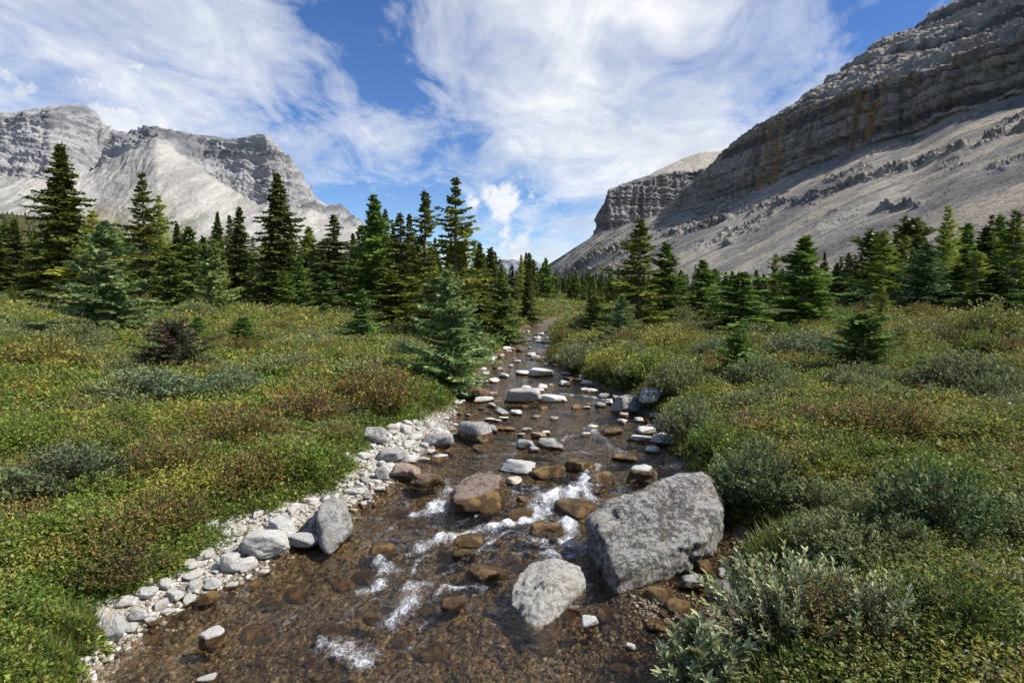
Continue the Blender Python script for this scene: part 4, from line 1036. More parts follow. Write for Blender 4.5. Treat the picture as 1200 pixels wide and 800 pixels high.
A_ = (1.0, .85, .6)
ROCKS = [
 # u, v, w, label, kwargs
 (440, 510, 30, 'grey rounded rock against the grass at the head of the gravel bar', dict(h=.65, sink=.1)),
 (460, 533, 40, 'flat grey slab across the upper gravel bar', dict(h=.35, d=.6, sink=.2)),
 (477, 553, 36, 'pinkish-brown block at the waterline of the upper gravel bar', dict(h=.6, mat='mid_rock', tint=(1.0, .75, .6), wet=.05, sink=.2)),
 (448, 555, 17, 'small grey block left of the pinkish-brown block', dict(h=.9, sink=.15)),
 (481, 538, 20, 'small pale block behind the pinkish-brown block', dict(h=.6, sink=.15, mat='white_rock')),
 (513, 517, 38, 'low grey-violet rock at the upper tip of the gravel bar', dict(h=.5, sink=.3, tint=(.95, .9, .95))),
 (515, 537, 22, 'flat white stone by itself in the shallows off the gravel bar', dict(h=.45, mat='white_rock', sink=.35)),
 (512, 505, 14, 'small white stone on top of the bar tip', dict(h=.7, mat='white_rock', sink=.2)),
 (502, 564, 44, 'wet amber rock with a white end beside the gravel bar', dict(h=.5, mat='brown_rock', wet=.12, sink=.3)),
 (564, 578, 76, 'rounded purple-brown boulder parting the current', dict(h=.55, d=.9, mat='mid_rock', tint=(.62, .47, .40), wet=.13, sink=.36, level=5, p=16, rough=.11, seed=77)),
 (606, 547, 44, 'white oblong rock in midstream', dict(h=.42, d=.5, mat='white_rock', wet=.0, sink=.2)),
 (641, 553, 44, 'dark wet brown rock touching the white oblong rock', dict(h=.42, d=.6, mat='brown_rock', wet=.4, sink=.3, tint=(.7, .7, .7))),
 (601, 564, 22, 'small cream stone below the white oblong rock', dict(h=.5, mat='white_rock', tint=(1, .88, .72), wet=.0, sink=.25)),
 (678, 546, 38, 'amber rock beside the top of the cascade', dict(h=.5, mat='brown_rock', wet=.5, sink=.3)),
 (703, 561, 36, 'speckled golden rock right of the cascade', dict(h=.6, mat='brown_rock', wet=.3, sink=.28, p=9)),
 (672, 597, 48, 'smooth round amber rock in the middle of the cascade', dict(h=.58, mat='brown_rock', wet=.5, sink=.25, p=7)),
 (752, 555, 36, 'rock with white cap and dark wet foot behind the huge boulder', dict(h=.75, mat='white_rock', wet=.14, sink=.2)),
 (615, 521, 24, 'grey block at the left of a tight midstream cluster', dict(h=.8, sink=.2)),
 (641, 520, 26, 'broad grey block in the tight midstream cluster', dict(h=.7, sink=.2)),
 (653, 524, 17, 'small tilted grey stone right of the midstream cluster', dict(h=.6, sink=.2)),
 (630, 511, 19, 'mustard stone behind the midstream cluster', dict(h=.6, mat='mid_rock', tint=(1, .8, .5), sink=.25)),
 (640, 507, 11, 'white stone topping the back of the midstream cluster', dict(h=.7, mat='white_rock', sink=.1)),
 (626, 527, 16, 'little grey stone at the foot of the midstream cluster', dict(h=.6, sink=.3)),
 (556, 505, 46, 'lichened grey boulder near the left bank with a brown foot', dict(h=.72, mat='mid_rock', wet=.10, sink=.2, p=10)),
 (573, 504, 24, 'smaller pale boulder leaning on the lichened grey boulder', dict(h=.75, sink=.2, wet=.05)),
 (586, 503, 14, 'brown stone right of the leaning pale boulder', dict(h=.6, mat='brown_rock', wet=.08, sink=.3)),
 (597, 503, 15, 'flat tawny stone between the two midstream piles', dict(h=.4, mat='brown_rock', wet=.02, sink=.3, tint=(1.3, 1.2, 1))),
 (588, 483, 19, 'tilted grey shard upstream of the lichened grey boulder', dict(h=.6, sink=.15, tilt=.4)),
 (605, 484, 15, 'pale shard right of the tilted grey shard', dict(h=.55, sink=.15, mat='white_rock')),
 (590, 490, 13, 'white flake lying before the tilted grey shard', dict(h=.4, sink=.2, mat='white_rock')),
 (613, 464, 42, 'broad pale boulder in the middle of the upper creek', dict(h=.48, d=.6, mat='mid_rock', sink=.15, tint=(1.2, 1.2, 1.2))),
 (646, 467, 38, 'long flat white rock right of the broad pale boulder', dict(h=.28, d=.5, mat='white_rock', sink=.2, wet=.0)),
 (636, 453, 13, 'upright white stone behind the long flat white rock', dict(h=.9, mat='white_rock', sink=.1)),
 (616, 455, 14, 'white stone on the far side of the broad pale boulder', dict(h=.6, mat='white_rock', sink=.0)),
 (566, 468, 28, 'flat white rock under the creek-side spruce', dict(h=.32, mat='white_rock', sink=.2, d=.5)),
 (561, 461, 30, 'brown wet rock behind the flat white rock under the spruce', dict(h=.55, mat='brown_rock', wet=.1, sink=.2, tint=(.9, .8, .8))),
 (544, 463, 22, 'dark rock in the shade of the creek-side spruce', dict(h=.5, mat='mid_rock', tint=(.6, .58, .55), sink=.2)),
 (565, 447, 18, 'pale flat rock on the left side of the upper creek', dict(h=.5, mat='white_rock', sink=.2)),
 (579, 446, 16, 'pale rounded rock beside the pale flat rock upstream', dict(h=.6, mat='white_rock', sink=.2)),
 (612, 437, 17, 'white rock at the left of the upstream shelf', dict(h=.45, mat='white_rock', sink=.2)),
 (634, 437, 32, 'long white shelf of rock under the right bank upstream', dict(h=.4, d=.5, mat='white_rock', sink=.2)),
 (662, 449, 16, 'pale rock under the bank bushes right of the upstream shelf', dict(h=.6, mat='white_rock', sink=.2)),
 (737, 473, 44, 'angular grey slab on the right bank', dict(h=.5, d=.6, mat='mid_rock', sink=.1)),
 (763, 463, 30, 'rounded grey rock behind the angular grey slab', dict(h=.7, mat='mid_rock', sink=.05, p=9)),
 (708, 464, 13, 'small white stone left of the angular grey slab', dict(h=.7, mat='white_rock', sink=.1)),
 (713, 471, 11, 'narrow white stone standing at the corner of the grey slab', dict(h=1.3, mat='white_rock', sink=.1)),
 (731, 486, 12, 'cream stone in the water below the angular grey slab', dict(h=.6, mat='white_rock', tint=(1, .9, .75), sink=.2)),
 (749, 492, 13, 'small white stone under the right bank grass', dict(h=.7, mat='white_rock', sink=.1)),
 (757, 504, 26, 'flat white rock at the foot of the right bank', dict(h=.4, mat='white_rock', sink=.15)),
 (787, 500, 32, 'big pale block leaning on the right bank', dict(h=.8, mat='mid_rock', sink=.05, tint=(1.2, 1.2, 1.18))),
 (778, 514, 32, 'white rock beneath the big pale block', dict(h=.5, mat='white_rock', sink=.1)),
 (750, 513, 32, 'thin flat pale rock at the right waterline', dict(h=.25, d=.5, mat='white_rock', sink=.15)),
 (717, 506, 30, 'flat amber rock awash near the right bank', dict(h=.32, mat='brown_rock', wet=.3, sink=.35)),
 (733, 538, 38, 'brown rock just under water above the huge boulder', dict(h=.3, mat='brown_rock', wet=.5, sink=.6)),
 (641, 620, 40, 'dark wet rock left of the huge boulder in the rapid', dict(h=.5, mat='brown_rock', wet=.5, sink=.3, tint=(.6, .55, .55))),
 (609, 603, 38, 'golden flat rock awash behind the rapid', dict(h=.35, mat='brown_rock', wet=.5, sink=.35)),
 (611, 584, 14, 'small golden stone beside the purple-brown boulder', dict(h=.8, mat='brown_rock', wet=.3, sink=.2)),
 (551, 633, 40, 'dark amber rock awash below the long riffle', dict(h=.4, mat='brown_rock', wet=.5, sink=.5)),
 (544, 650, 36, 'orange-brown rock under clear water in the lower creek', dict(h=.4, mat='brown_rock', wet=.5, sink=.62)),
 (571, 672, 60, 'broad sunken amber rock left of the pale tapering slab', dict(h=.35, mat='brown_rock', wet=.5, sink=.62)),
 (532, 706, 40, 'sunken orange rock below the short riffle', dict(h=.4, mat='brown_rock', wet=.5, sink=.66)),
 (436, 724, 24, 'sunken yellow stone in the lower left shallows', dict(h=.5, mat='brown_rock', wet=.5, sink=.7, tint=(1.6, 1.6, 1.2))),
 (450, 645, 40, 'sunken olive-gold rock by the small riffle', dict(h=.35, mat='brown_rock', wet=.5, sink=.66, tint=(1.1, 1.15, .8))),
 (771, 697, 36, 'grey-topped stone with an ochre foot on the wet gravel', dict(h=.65, mat='mid_rock', wet=.10, sink=.15)),
 (811, 682, 32, 'brownish stone with pale top at the foot of the huge boulder', dict(h=.7, mat='mid_rock', wet=.06, sink=.15)),
 (690, 728, 24, 'pale chip beside the tip of the tapering slab', dict(h=.55, mat='white_rock', wet=.0, sink=.15)),
 (674, 712, 18, 'grey chip against the tapering slab', dict(h=.6, sink=.15)),
 (739, 757, 14, 'small pale stone lying on the orange gravel', dict(h=.6, mat='white_rock', wet=.0, sink=.1)),
 (849, 672, 22, 'pale round stone half under the bank leaves', dict(h=.75, mat='mid_rock', sink=.1)),
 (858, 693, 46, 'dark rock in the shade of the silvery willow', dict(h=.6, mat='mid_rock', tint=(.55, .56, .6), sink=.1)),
 (826, 663, 28, 'ochre stone tucked under the right end of the huge boulder', dict(h=.7, mat='brown_rock', wet=.1, sink=.15, tint=(1.4, 1.3, 1.1))),
 (134, 738, 27, 'white slab standing on end at the low end of the gravel bar', dict(h=1.15, d=.6, mat='white_rock', sink=.1, tilt=-.3)),
 (249, 747, 32, 'white-capped stone alone in the brown shallows', dict(h=.65, mat='white_rock', wet=.07, sink=.15)),
 (243, 795, 28, 'white stone at the bottom edge of the view', dict(h=.45, mat='white_rock', wet=.02, sink=.25)),
 (244, 699, 22, 'brown stone with pale top just off the gravel bar', dict(h=.7, mat='white_rock', wet=.08, sink=.15)),
 (249, 684, 20, 'white stone above the brown stone off the gravel bar', dict(h=.6, mat='white_rock', wet=.02, sink=.15)),
 (312, 637, 52, 'large white boulder in the middle of the gravel bar', dict(h=.6, mat='white_rock', sink=.15, level=5, wet=.0)),
 (269, 660, 24, 'pointed white block left of the large white boulder', dict(h=1.0, mat='white_rock', sink=.15)),
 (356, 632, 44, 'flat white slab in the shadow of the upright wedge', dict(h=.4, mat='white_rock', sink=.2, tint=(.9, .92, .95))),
 (172, 694, 25, 'flat white stone at the grass edge of the gravel bar', dict(h=.4, mat='white_rock', sink=.1)),
 (203, 697, 21, 'white stone in the lower row of the gravel bar', dict(h=.5, mat='white_rock', sink=.15)),
 (164, 718, 22, 'long white stone above the standing slab', dict(h=.6, mat='white_rock', sink=.15)),
 (151, 737, 18, 'white stone right beside the standing slab', dict(h=.7, mat='white_rock', sink=.15)),
 (177, 728, 15, 'round white stone at the water right of the standing slab', dict(h=.6, mat='white_rock', sink=.2)),
 (330, 617, 36, 'rough white block behind the large white boulder', dict(h=.6, mat='white_rock', sink=.15)),
 (289, 661, 26, 'white stone in front of the large white boulder', dict(h=.55, mat='white_rock', sink=.2)),
]
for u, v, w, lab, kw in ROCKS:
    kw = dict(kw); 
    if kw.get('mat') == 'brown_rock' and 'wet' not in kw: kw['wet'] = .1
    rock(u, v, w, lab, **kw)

# countable cobbles of the gravel bar and of the upper creek, alike among themselves
rnd = np.random.default_rng(91)
def free(x, y, r):
    return all((x - a) ** 2 + (y - b) ** 2 > (r + .8 * c) ** 2 for a, b, c in ROCKS_XY)
n = tries = 0
while n < 165 and tries < 9000:
    tries += 1
    y = on_water(300, rnd.uniform(505, 752))[1]
    gl, wl, wr, ge = [float(q) for q in edges(y)]
    t = rnd.beta(1.6, 1.4); x = gl + .06 + (wl - gl + .12) * t
    s = rnd.uniform(.08, .20) * (1.4 if rnd.random() < .25 else 1)
    if not free(x, y, s * .30): continue
    z = float(bed_z(x, y)); ROCKS_XY.append((x, y, s * .45))
    V, F = rock_verts(1000 + n, 3, (s, s * rnd.uniform(.5, .9), s * rnd.uniform(.28, .6)), 44, 6, .10)
    Rm = np.array(Matrix.Rotation(rnd.uniform(0, 6.28), 3, 'Z')); V = V @ Rm.T
    g = rnd.uniform(.88, 1.08)
    finish_rock('cobble', V, F, 'white_rock' if rnd.random() < .85 else 'mid_rock', (x, y, z + .15 * s), .0, 'white limestone cobble among many on the gravel bar along the left bank', 'cobbles of the white gravel bar', (g, g * .985, g * .95)); n += 1
n = tries = 0
while n < 120 and tries < 6000:
    tries += 1
    v = rnd.uniform(388, 535); u0 = on_water(600, v); y = u0[1]
    gl, wl, wr, ge = [float(q) for q in edges(y)]
    t = rnd.random(); t = t if rnd.random() < .5 else rnd.choice([rnd.uniform(-.05, .16), rnd.uniform(.86, 1.08)])
    x = wl + (wr - wl) * t; s = rnd.uniform(.12, .30) * (1.7 if v < 430 else 1.35 if v < 480 else 1)
    if not free(x, y, s * .5): continue
    ROCKS_XY.append((x, y, s * .45)); w_ = rnd.random()
    V, F = rock_verts(2000 + n, 3, (s, s * rnd.uniform(.5, .9), s * rnd.uniform(.28, .6)), 44, 6, .10)
    Rm = np.array(Matrix.Rotation(rnd.uniform(-1, 1), 3, 'Z')); V = V @ Rm.T
    z = max(float(bed_z(x, y)), float(W(y)) - .02)
    finish_rock('cobble', V, F, 'white_rock' if w_ < .55 else ('mid_rock' if w_ < .8 else 'brown_rock'), (x, y, z + .12 * s), .015 if w_ < .8 else .2, 'loose cobble breaking the surface of the upper creek', 'cobbles in the upper creek'); n += 1
n = tries = 0
while n < 70 and tries < 4000:                     # larger stones on the bed, seen through the water
    tries += 1
    v = rnd.uniform(560, 800); y = on_water(600, v)[1]
    gl, wl, wr, ge = [float(q) for q in edges(y)]
    x = wl + (wr - wl) * rnd.uniform(.03, .97); s = rnd.uniform(.10, .30)
    if not free(x, y, s * .35): continue
    ROCKS_XY.append((x, y, s * .45))
    V, F = rock_verts(3000 + n, 3, (s, s * rnd.uniform(.7, 1), s * rnd.uniform(.35, .55)), 9)
    Rm = np.array(Matrix.Rotation(rnd.uniform(0, 6), 3, 'Z')); V = V @ Rm.T
    g = rnd.uniform(.6, 1.5)
    finish_rock('cobble', V, F, 'brown_rock', (x, y, float(bed_z(x, y)) + .1 * s), .5, 'amber-brown cobble lying under the clear water of the lower creek', 'sunken cobbles of the lower creek', (g, g * rnd.uniform(.8, 1), g * rnd.uniform(.6, .9))); n += 1

# pebbles: too many to count
def pebble_mass(name, label, x, y, s, pal, mat, seed, lift=.25):
    rnd = np.random.default_rng(seed); n = len(x)
    D, F = ico(1); m = len(D)
    shp = rnd.uniform(.55, 1.0, (n, 3)) * np.array([1, .8, .55]); a = rnd.uniform(0, 6.28, n)
    V = D[None] * (1 + .22 * rnd.normal(size=(n, m, 1))).clip(.6, 1.4) * (s[:, None] * shp)[:, None]
    ca, sa = np.cos(a)[:, None], np.sin(a)[:, None]
    V = np.stack([V[..., 0] * ca - V[..., 1] * sa, V[..., 0] * sa + V[..., 1] * ca, V[..., 2]], -1)
    V += np.stack([x, y, bed_z(x, y) + lift * s * .5], -1)[:, None]
    pal = np.array(pal); c = pal[rnd.integers(len(pal), size=n)] * rnd.uniform(.75, 1.2, (n, 1))
    Fa = (F[None] + (np.arange(n) * m)[:, None, None]).reshape(-1, 3)
    return tag(link(name, mesh_data(name, V.reshape(-1, 3), Fa, [M[mat]], {'tint': np.repeat(c, m, 0)}, smooth=True)), label, 'pebbles', None, 'stuff')

n = 5000
y = on_water(600, 800)[1] * (14.5 / 4.6) ** rnd.random(n); gl, wl, wr, ge = edges(y)
x = gl + (wl - gl + .15) * rnd.beta(1.4, 1.3, n)
pebble_mass('gravel', 'pale pebbles and grit of the gravel bar', x, y, rnd.uniform(.006, .026, n) * rnd.uniform(.5, 1.9, n) ** 1.5, [(.60, .58, .53), (.50, .47, .42), (.66, .64, .6), (.36, .30, .22), (.28, .23, .16)], 'pebble', 1)
n = 15000
y = 3.6 * (26 / 3.6) ** rnd.random(n); gl, wl, wr, ge = edges(y)
x = wl + (wr - wl) * rnd.random(n)
pebble_mass('bed_gravel', 'brown and golden pebbles on the creek bed', x, y, rnd.uniform(.008, .05, n) * rnd.uniform(.6, 1.3, n), [(.11, .075, .034), (.16, .105, .042), (.07, .05, .028), (.14, .12, .08), (.21, .16, .085), (.05, .038, .024), (.32, .28, .20), (.10, .10, .08)], 'bedstone', 2)
n = 2600
x = rnd.normal(1.5, .5, n); y = rnd.normal(5.6, .7, n); gl, wl, wr, ge = edges(y); kk = (x < ge + .05) & (x > .7); x, y = x[kk], y[kk]
pebble_mass('shelf_gravel', 'ochre gravel of the shallow shelf below the huge boulder', x, y, rnd.uniform(.005, .028, len(x)), [(.19, .12, .045), (.24, .16, .07), (.13, .085, .04), (.40, .36, .28), (.16, .11, .05)], 'bedstone', 3, .5)

# ------------------------------------------------------------------ water surface
FOAM = [([(692, 568), (672, 576), (652, 584), (636, 594), (622, 604)], 15, 1.0),
        ([(655, 578), (646, 590), (640, 600)], 14, 1.0), ([(676, 575), (690, 580), (700, 590)], 9, .9),
        ([(652, 603), (664, 616), (668, 632), (672, 645)], 11, .95),
        ([(700, 548), (688, 557), (680, 566)], 7, .8),
        ([(622, 608), (604, 614), (585, 618), (562, 621), (540, 626), (522, 628)], 8, 1.0),
        ([(560, 622), (530, 630), (508, 634), (492, 644)], 8, .9), ([(640, 640), (625, 634), (610, 628)], 8, .7),
        ([(670, 648), (652, 652), (636, 650)], 8, .8),
        ([(521, 582), (514, 590), (506, 598), (496, 602)], 11, .9),
        ([(440, 658), (456, 664), (466, 672)], 8, .8), ([(450, 670), (440, 682), (424, 692)], 8, .7),
        ([(490, 686), (480, 700), (474, 716), (462, 732), (456, 742)], 11, .85),
        ([(516, 686), (530, 692), (548, 690), (566, 692)], 6, .7), ([(512, 690), (510, 704)], 5, .7),
        ([(380, 756), (398, 762), (414, 766), (426, 776)], 12, .8),
        ([(482, 650), (494, 640), (506, 640)], 6, .7),
        ([(600, 520), (640, 524), (676, 510)], 4, .40), ([(560, 534), (600, 532), (620, 526)], 3, .35),
        ([(690, 500), (700, 508), (716, 516)], 5, .45), ([(716, 522), (730, 530)], 5, .4),
        ([(660, 462), (684, 464), (706, 468)], 6, .55), ([(700, 470), (690, 474)], 4, .5), ([(582, 470), (592, 472)], 4, .75),
        ([(566, 503), (580, 512)], 3, .4), ([(588, 444), (630, 446)], 3, .35), ([(600, 424), (640, 426)], 3, .35), ([(606, 408), (640, 410)], 3, .4), ([(612, 397), (636, 398)], 3, .45)]
FOAM += [([(600, 625), (580, 634), (566, 640), (548, 654)], 3, .5), ([(520, 640), (500, 655), (486, 672), (470, 690)], 3, .5), ([(640, 655), (620, 650), (598, 652), (580, 660)], 3, .5),
         ([(560, 648), (540, 664), (520, 676)], 3, .42), ([(470, 612), (450, 625), (436, 640)], 3, .4), ([(440, 700), (420, 716), (405, 735)], 3, .42), ([(500, 730), (486, 750), (470, 775)], 3, .42),
         ([(560, 600), (545, 610), (528, 616)], 3, .5), ([(640, 572), (620, 575), (604, 574)], 3, .45), ([(590, 556), (575, 556)], 3, .4), ([(700, 530), (680, 530), (660, 534)], 3, .4), ([(350, 720), (330, 735)], 3, .3)]
ww = np.linspace(-0.03, 1.03, 230)
wy = np.concatenate([np.linspace(-8, 3.5, 30), np.geomspace(3.6, 14, 420), np.geomspace(14.1, 95, 240)])
gl_, wl_, wr_, ge_ = edges(wy)
wl_ = np.maximum(gl_, wl_ - 0.25); wr_ = np.minimum(ge_, wr_ + 0.25)
wx = wl_[:, None] + (wr_ - wl_)[:, None] * ww[None]; wyy = np.repeat(wy[:, None], len(ww), 1)
foam = np.zeros(wx.shape)
fwx = wx + 0.16 * n2(wx, wyy, .55, 35, 3); fwy = wyy + 0.22 * n2(wx, wyy, .55, 36, 3)
fmod = .55 + .75 * sstep(-.25, .3, n2(wx, wyy, .22, 37, 3))
for pts, wpx, amt in FOAM:
    P = [on_water(u, v) for u, v in pts]
    for a, b in zip(P[:-1], P[1:]):
        ab = (b - a)[:2]; t = np.clip(((fwx - a[0]) * ab[0] + (fwy - a[1]) * ab[1]) / (ab @ ab + 1e-9), 0, 1)
        dx_, dy_ = fwx - a[0] - t * ab[0], fwy - a[1] - t * ab[1]
        wd = 1.15 * wpx * a[1] / FPX
        foam = np.maximum(foam, amt * np.exp(-(np.sqrt(dx_ ** 2 + (dy_ * 0.8) ** 2) / wd) ** 2))
foam = foam * fmod
for rx, ry, rr in ROCKS_XY:                      # water breaks round the stones of the rapid
    if 5.0 < ry < 10.5 and rr > .09:
        dd_ = np.sqrt((wx - rx) ** 2 + ((wyy - ry) * 1.15) ** 2) - rr * 1.05
        up_side = sstep(-.6, .5, (wyy - ry) / (rr + .05))
        foam = np.maximum(foam, .42 * np.exp(-(dd_ / .05) ** 2) * (.35 + .65 * up_side) * fmod * math.exp(-((ry - 8.0) / 1.6) ** 2))
rough_ = 0.35 + 0.65 * sstep(0, 0.5, foam)
near = np.exp(-((wyy - 7.0) / 3.0) ** 2)
wz = W(wyy) + rough_ * (0.018 + 0.020 * near) * n2(wx, wyy * 0.8, 0.30, 31, 3) + 0.030 * n2(wx, wyy, 0.9, 32, 2) * near + 0.020 * near * n2(wx + .15 * wyy, wyy * .4, .22, 38, 3) + 0.10 * foam * (n2(wx, wyy, 0.13, 33, 3) + 0.40)
water = link('water', mesh_data('water', np.stack([wx, wyy, wz], -1).reshape(-1, 3), grid_faces(len(wy), len(ww)), [M['water']], floats={'foam': foam.ravel()}, smooth=True))
tag(water, 'clear brown stream water with white riffles', kind='structure')


# ------------------------------------------------------------------ meadow plants
def leaves(P, D, ln, wd, C, rnd, fold=.25):
    """Leaf blades as pointed, slightly folded quads from base P along D."""
    n = len(P)
    D = D / (np.linalg.norm(D, axis=1)[:, None] + 1e-9)
    up = np.array([0, 0, 1.0]) + rnd.normal(0, .45, (n, 3))
    s = np.cross(D, up); s /= np.linalg.norm(s, axis=1)[:, None] + 1e-9
    u = np.cross(s, D)
    mid = P + D * (ln * .5)[:, None]
    w = s * (wd * .5)[:, None]; f = u * (wd * fold)[:, None]
    V = np.stack([P, mid + w + f, P + D * ln[:, None] - f * .3, mid - w + f], 1).reshape(-1, 3)
    return V, np.repeat(C, 4, 0)

PALG = np.array([(.085, .135, .024), (.115, .160, .026), (.070, .112, .024), (.150, .180, .032)]) * 1.55
PALY = np.array([(.205, .195, .036), (.175, .18, .036), (.225, .195, .04), (.14, .16, .034)]) * 1.5
PALB = np.array([(.130, .095, .038), (.17, .12, .042), (.105, .092, .04), (.14, .135, .05)]) * 1.55
PALO = np.array([(.125, .14, .042), (.155, .165, .050), (.105, .125, .038), (.18, .175, .062)]) * 1.6
PALR = np.array([(.20, .085, .028), (.15, .065, .03), (.24, .13, .035), (.18, .11, .035)]) * 1.3
PALS = np.array([(.135, .165, .078), (.165, .19, .092), (.11, .145, .066), (.185, .195, .10)]) * 1.3

def meadow(x, y, seed, lod):
    """Low leafy plants rooted at x, y; leaves grow coarser and fewer with lod."""
    rnd = np.random.default_rng(seed); n = len(x)
    z = ground_z(x, y)
    gl, wl, wr, ge = edges(y); dd = np.maximum(gl - x, x - ge)
    left = x < wl
    a = n2(x, y, 1.3, 201, 3); b = n2(x, y, 4.5, 202, 3); c = n2(x, y, .45, 203, 2); d = n2(x, y, 10, 204, 2)
    kind = np.zeros(n, int)                                   # green
    kind[(a + .5 * c > .14)] = 3                              # olive
    kind[(a - .6 * c < -.16) & (b > -.15)] = 1                # yellow
    kind[(b + .5 * a > .28) & (c > .0)] = 2                 # brown
    kind[(b - .4 * c < -.22)] = 5                             # grey-green
    kind[(rnd.random(n) < .10) & (c > .05)] = 1
    kind[(rnd.random(n) < .05)] = 4
    kind[(dd < .55) & (rnd.random(n) < .7)] = 0
    far = sstep(14, 30, y) * left
    kind[(rnd.random(n) < .22 * far)] = 1
    kind[(rnd.random(n) < .45 * far)] = 3
    kind[~left & (kind == 0) & (rnd.random(n) < .6)] = 3
    pals = np.stack([PALG, PALY, PALB, PALO, PALR, PALS])
    K = 16
    z = np.maximum(z, bed_z(x, y) - .02) * (dd < .3) + z * (dd >= .3)
    s = lod * rnd.uniform(.75, 1.3, n)
    hgt = (.10 + .10 * rnd.random(n) + .16 * np.clip(b + .25, 0, 1) + .10 * np.clip(c + .1, 0, .5) + .05 * np.abs(a)) * (.6 + .4 * sstep(.0, .5, dd)) * lod ** .5
    base = np.stack([x, y, z], -1)
    # leaves of one plant spread over a little dome
    th = rnd.uniform(0, 6.28, (n, K)); rr = np.sqrt(rnd.random((n, K))); rad = (.085 * s)[:, None] * rr
    P = base[:, None] + np.stack([np.cos(th) * rad, np.sin(th) * rad, hgt[:, None] * (1.0 - .75 * rr ** 2) * rnd.uniform(.45, 1.05, (n, K))], -1)
    D = np.stack([np.cos(th) * .9 + rnd.normal(0, .5, (n, K)), np.sin(th) * .9 + rnd.normal(0, .5, (n, K)), rnd.uniform(-.1, 1.0, (n, K))], -1)
    tone = rnd.uniform(.78, 1.22, (n, 1, 1)) * np.where(left, 1.0, .80)[:, None, None]
    ci = np.where(rnd.random((n, K)) < .65, rnd.integers(4, size=(n, 1)), rnd.integers(4, size=(n, K))); C = pals[kind[:, None], ci] * tone * rnd.uniform(.8, 1.25, (n, K, 1))
    stray = rnd.random((n, K)) < .035 * (1 - .7 * sstep(12, 24, y))[:, None]; C[stray] = PALY[rnd.integers(4, size=stray.sum())]
    stray = rnd.random((n, K)) < .025; C[stray] = np.array([.30, .27, .17])
    thin = np.array([1.0, 1.0, .72, .8, .85, .75])[kind][:, None]
    ln = (.045 * s)[:, None] * thin * rnd.uniform(.7, 1.35, (n, K)); wd = ln * rnd.uniform(.38, .62, (n, K)) 
    V, C = leaves(P.reshape(-1, 3), D.reshape(-1, 3), ln.ravel(), wd.ravel(), C.reshape(-1, 3), rnd)
    return V, C

def grass(x, y, seed, lod, hmul=1.0, blades=12):
    rnd = np.random.default_rng(seed); n = len(x); z = floor_z(x, y)
    K = blades; lod = np.asarray(lod)[:, None]
    th = rnd.uniform(0, 6.28, (n, K)); rad = rnd.uniform(0, .05, (n, K)) * lod
    B = np.stack([x, y, z], -1)[:, None] + np.stack([np.cos(th) * rad, np.sin(th) * rad, np.zeros((n, K))], -1)
    h = rnd.uniform(.12, .30, (n, K)) * hmul * lod ** .4; ln = rnd.uniform(.25, .95, (n, K)) * h
    th2 = th + rnd.normal(0, .8, (n, K))
    T = B + np.stack([np.cos(th2) * ln, np.sin(th2) * ln, h], -1)
    m = B + (T - B) * .55 + np.stack([0 * h, 0 * h, h * .14], -1)
    w = np.stack([-np.sin(th2), np.cos(th2), 0 * th2], -1) * (.0042 * lod * rnd.uniform(.7, 1.3, (n, K)))[..., None]
    V = np.stack([B, m + w, T, m - w], 2).reshape(-1, 3)
    gpal = np.array([(.085, .125, .025), (.11, .145, .03), (.065, .10, .022), (.16, .165, .045), (.22, .20, .08)]) * 1.25
    pr = rnd.choice(5, size=(n, K), p=[.34, .26, .22, .13, .05])
    C = gpal[pr] * rnd.uniform(.75, 1.25, (n, K, 1))
    return V, np.repeat(C.reshape(-1, 3), 4, 0)

def scatter(n, y0, y1, pw, seed, umin=-420, umax=1620, dmin=-.10):
    rnd = np.random.default_rng(seed)
    y = (y0 ** pw + (y1 ** pw - y0 ** pw) * rnd.random(n)) ** (1 / pw)
    u = rnd.uniform(umin, umax, n); x = (u - 600) / FPX * y * 1.02
    gl, wl, wr, ge = edges(y); d = np.maximum(gl - x, x - ge)
    kk = d > dmin
    return x[kk], y[kk]

def stuff_mesh(name, label, cat, parts, mat='cover'):
    V = np.concatenate([p[0] for p in parts]); C = np.concatenate([p[1] for p in parts])
    return tag(link(name, mesh_data(name, V, np.arange(len(V)).reshape(-1, 4), [M[mat]], {'tint': C})), label, cat, None, 'stuff')

parts = []
for i, (n, y0, y1, pw) in enumerate([(46000, 2.6, 7.5, 1.3), (46000, 7.5, 14, 1.2), (40000, 14, 28, 1.0), (40000, 28, 75, .7), (14000, 75, 170, .8)]):
    x, y = scatter(n, y0, y1, pw, 300 + i)
    parts.append(meadow(x, y, 310 + i, np.clip(y / 8.0, .8, 9) ** .85))
stuff_mesh('ground_cover', 'low mixed herbs and dwarf shrubs in green, yellow and brown', 'ground cover', parts)
parts = []
for i, (n, y0, y1, pw) in enumerate([(7500, 2.6, 9, 1.3), (8000, 9, 22, 1.1), (7500, 22, 60, .8)]):
    x, y = scatter(n, y0, y1, pw, 330 + i)
    kk = n2(x, y, 1.8, 340, 3) > .02
    parts.append(grass(x[kk], y[kk], 341 + i, np.clip(y[kk] / 8.0, .8, 5) ** .8, .8))
rnd = np.random.default_rng(351)                    # greener sedge along both banks
for i, side in enumerate((0, 1)):
    y = 3.6 * (34 / 3.6) ** rnd.random(1300); gl, wl, wr, ge = edges(y)
    off = rnd.exponential(.28, len(y)); x = gl - off + .03 if side == 0 else ge + off - .03
    keep = (n2(x, y, .9, 352 + i, 2) > -.12)
    parts.append(grass(x[keep], y[keep], 353 + i, np.clip(y[keep] / 7.0, .9, 3.5), .72, 12))
y = rnd.normal(4.55, .35, 420); x = -3.2 - rnd.exponential(.35, 420); kk = edges(y)[0] > x; parts.append(grass(x[kk], y[kk], 360, np.full(kk.sum(), 1.0), .7, 8))
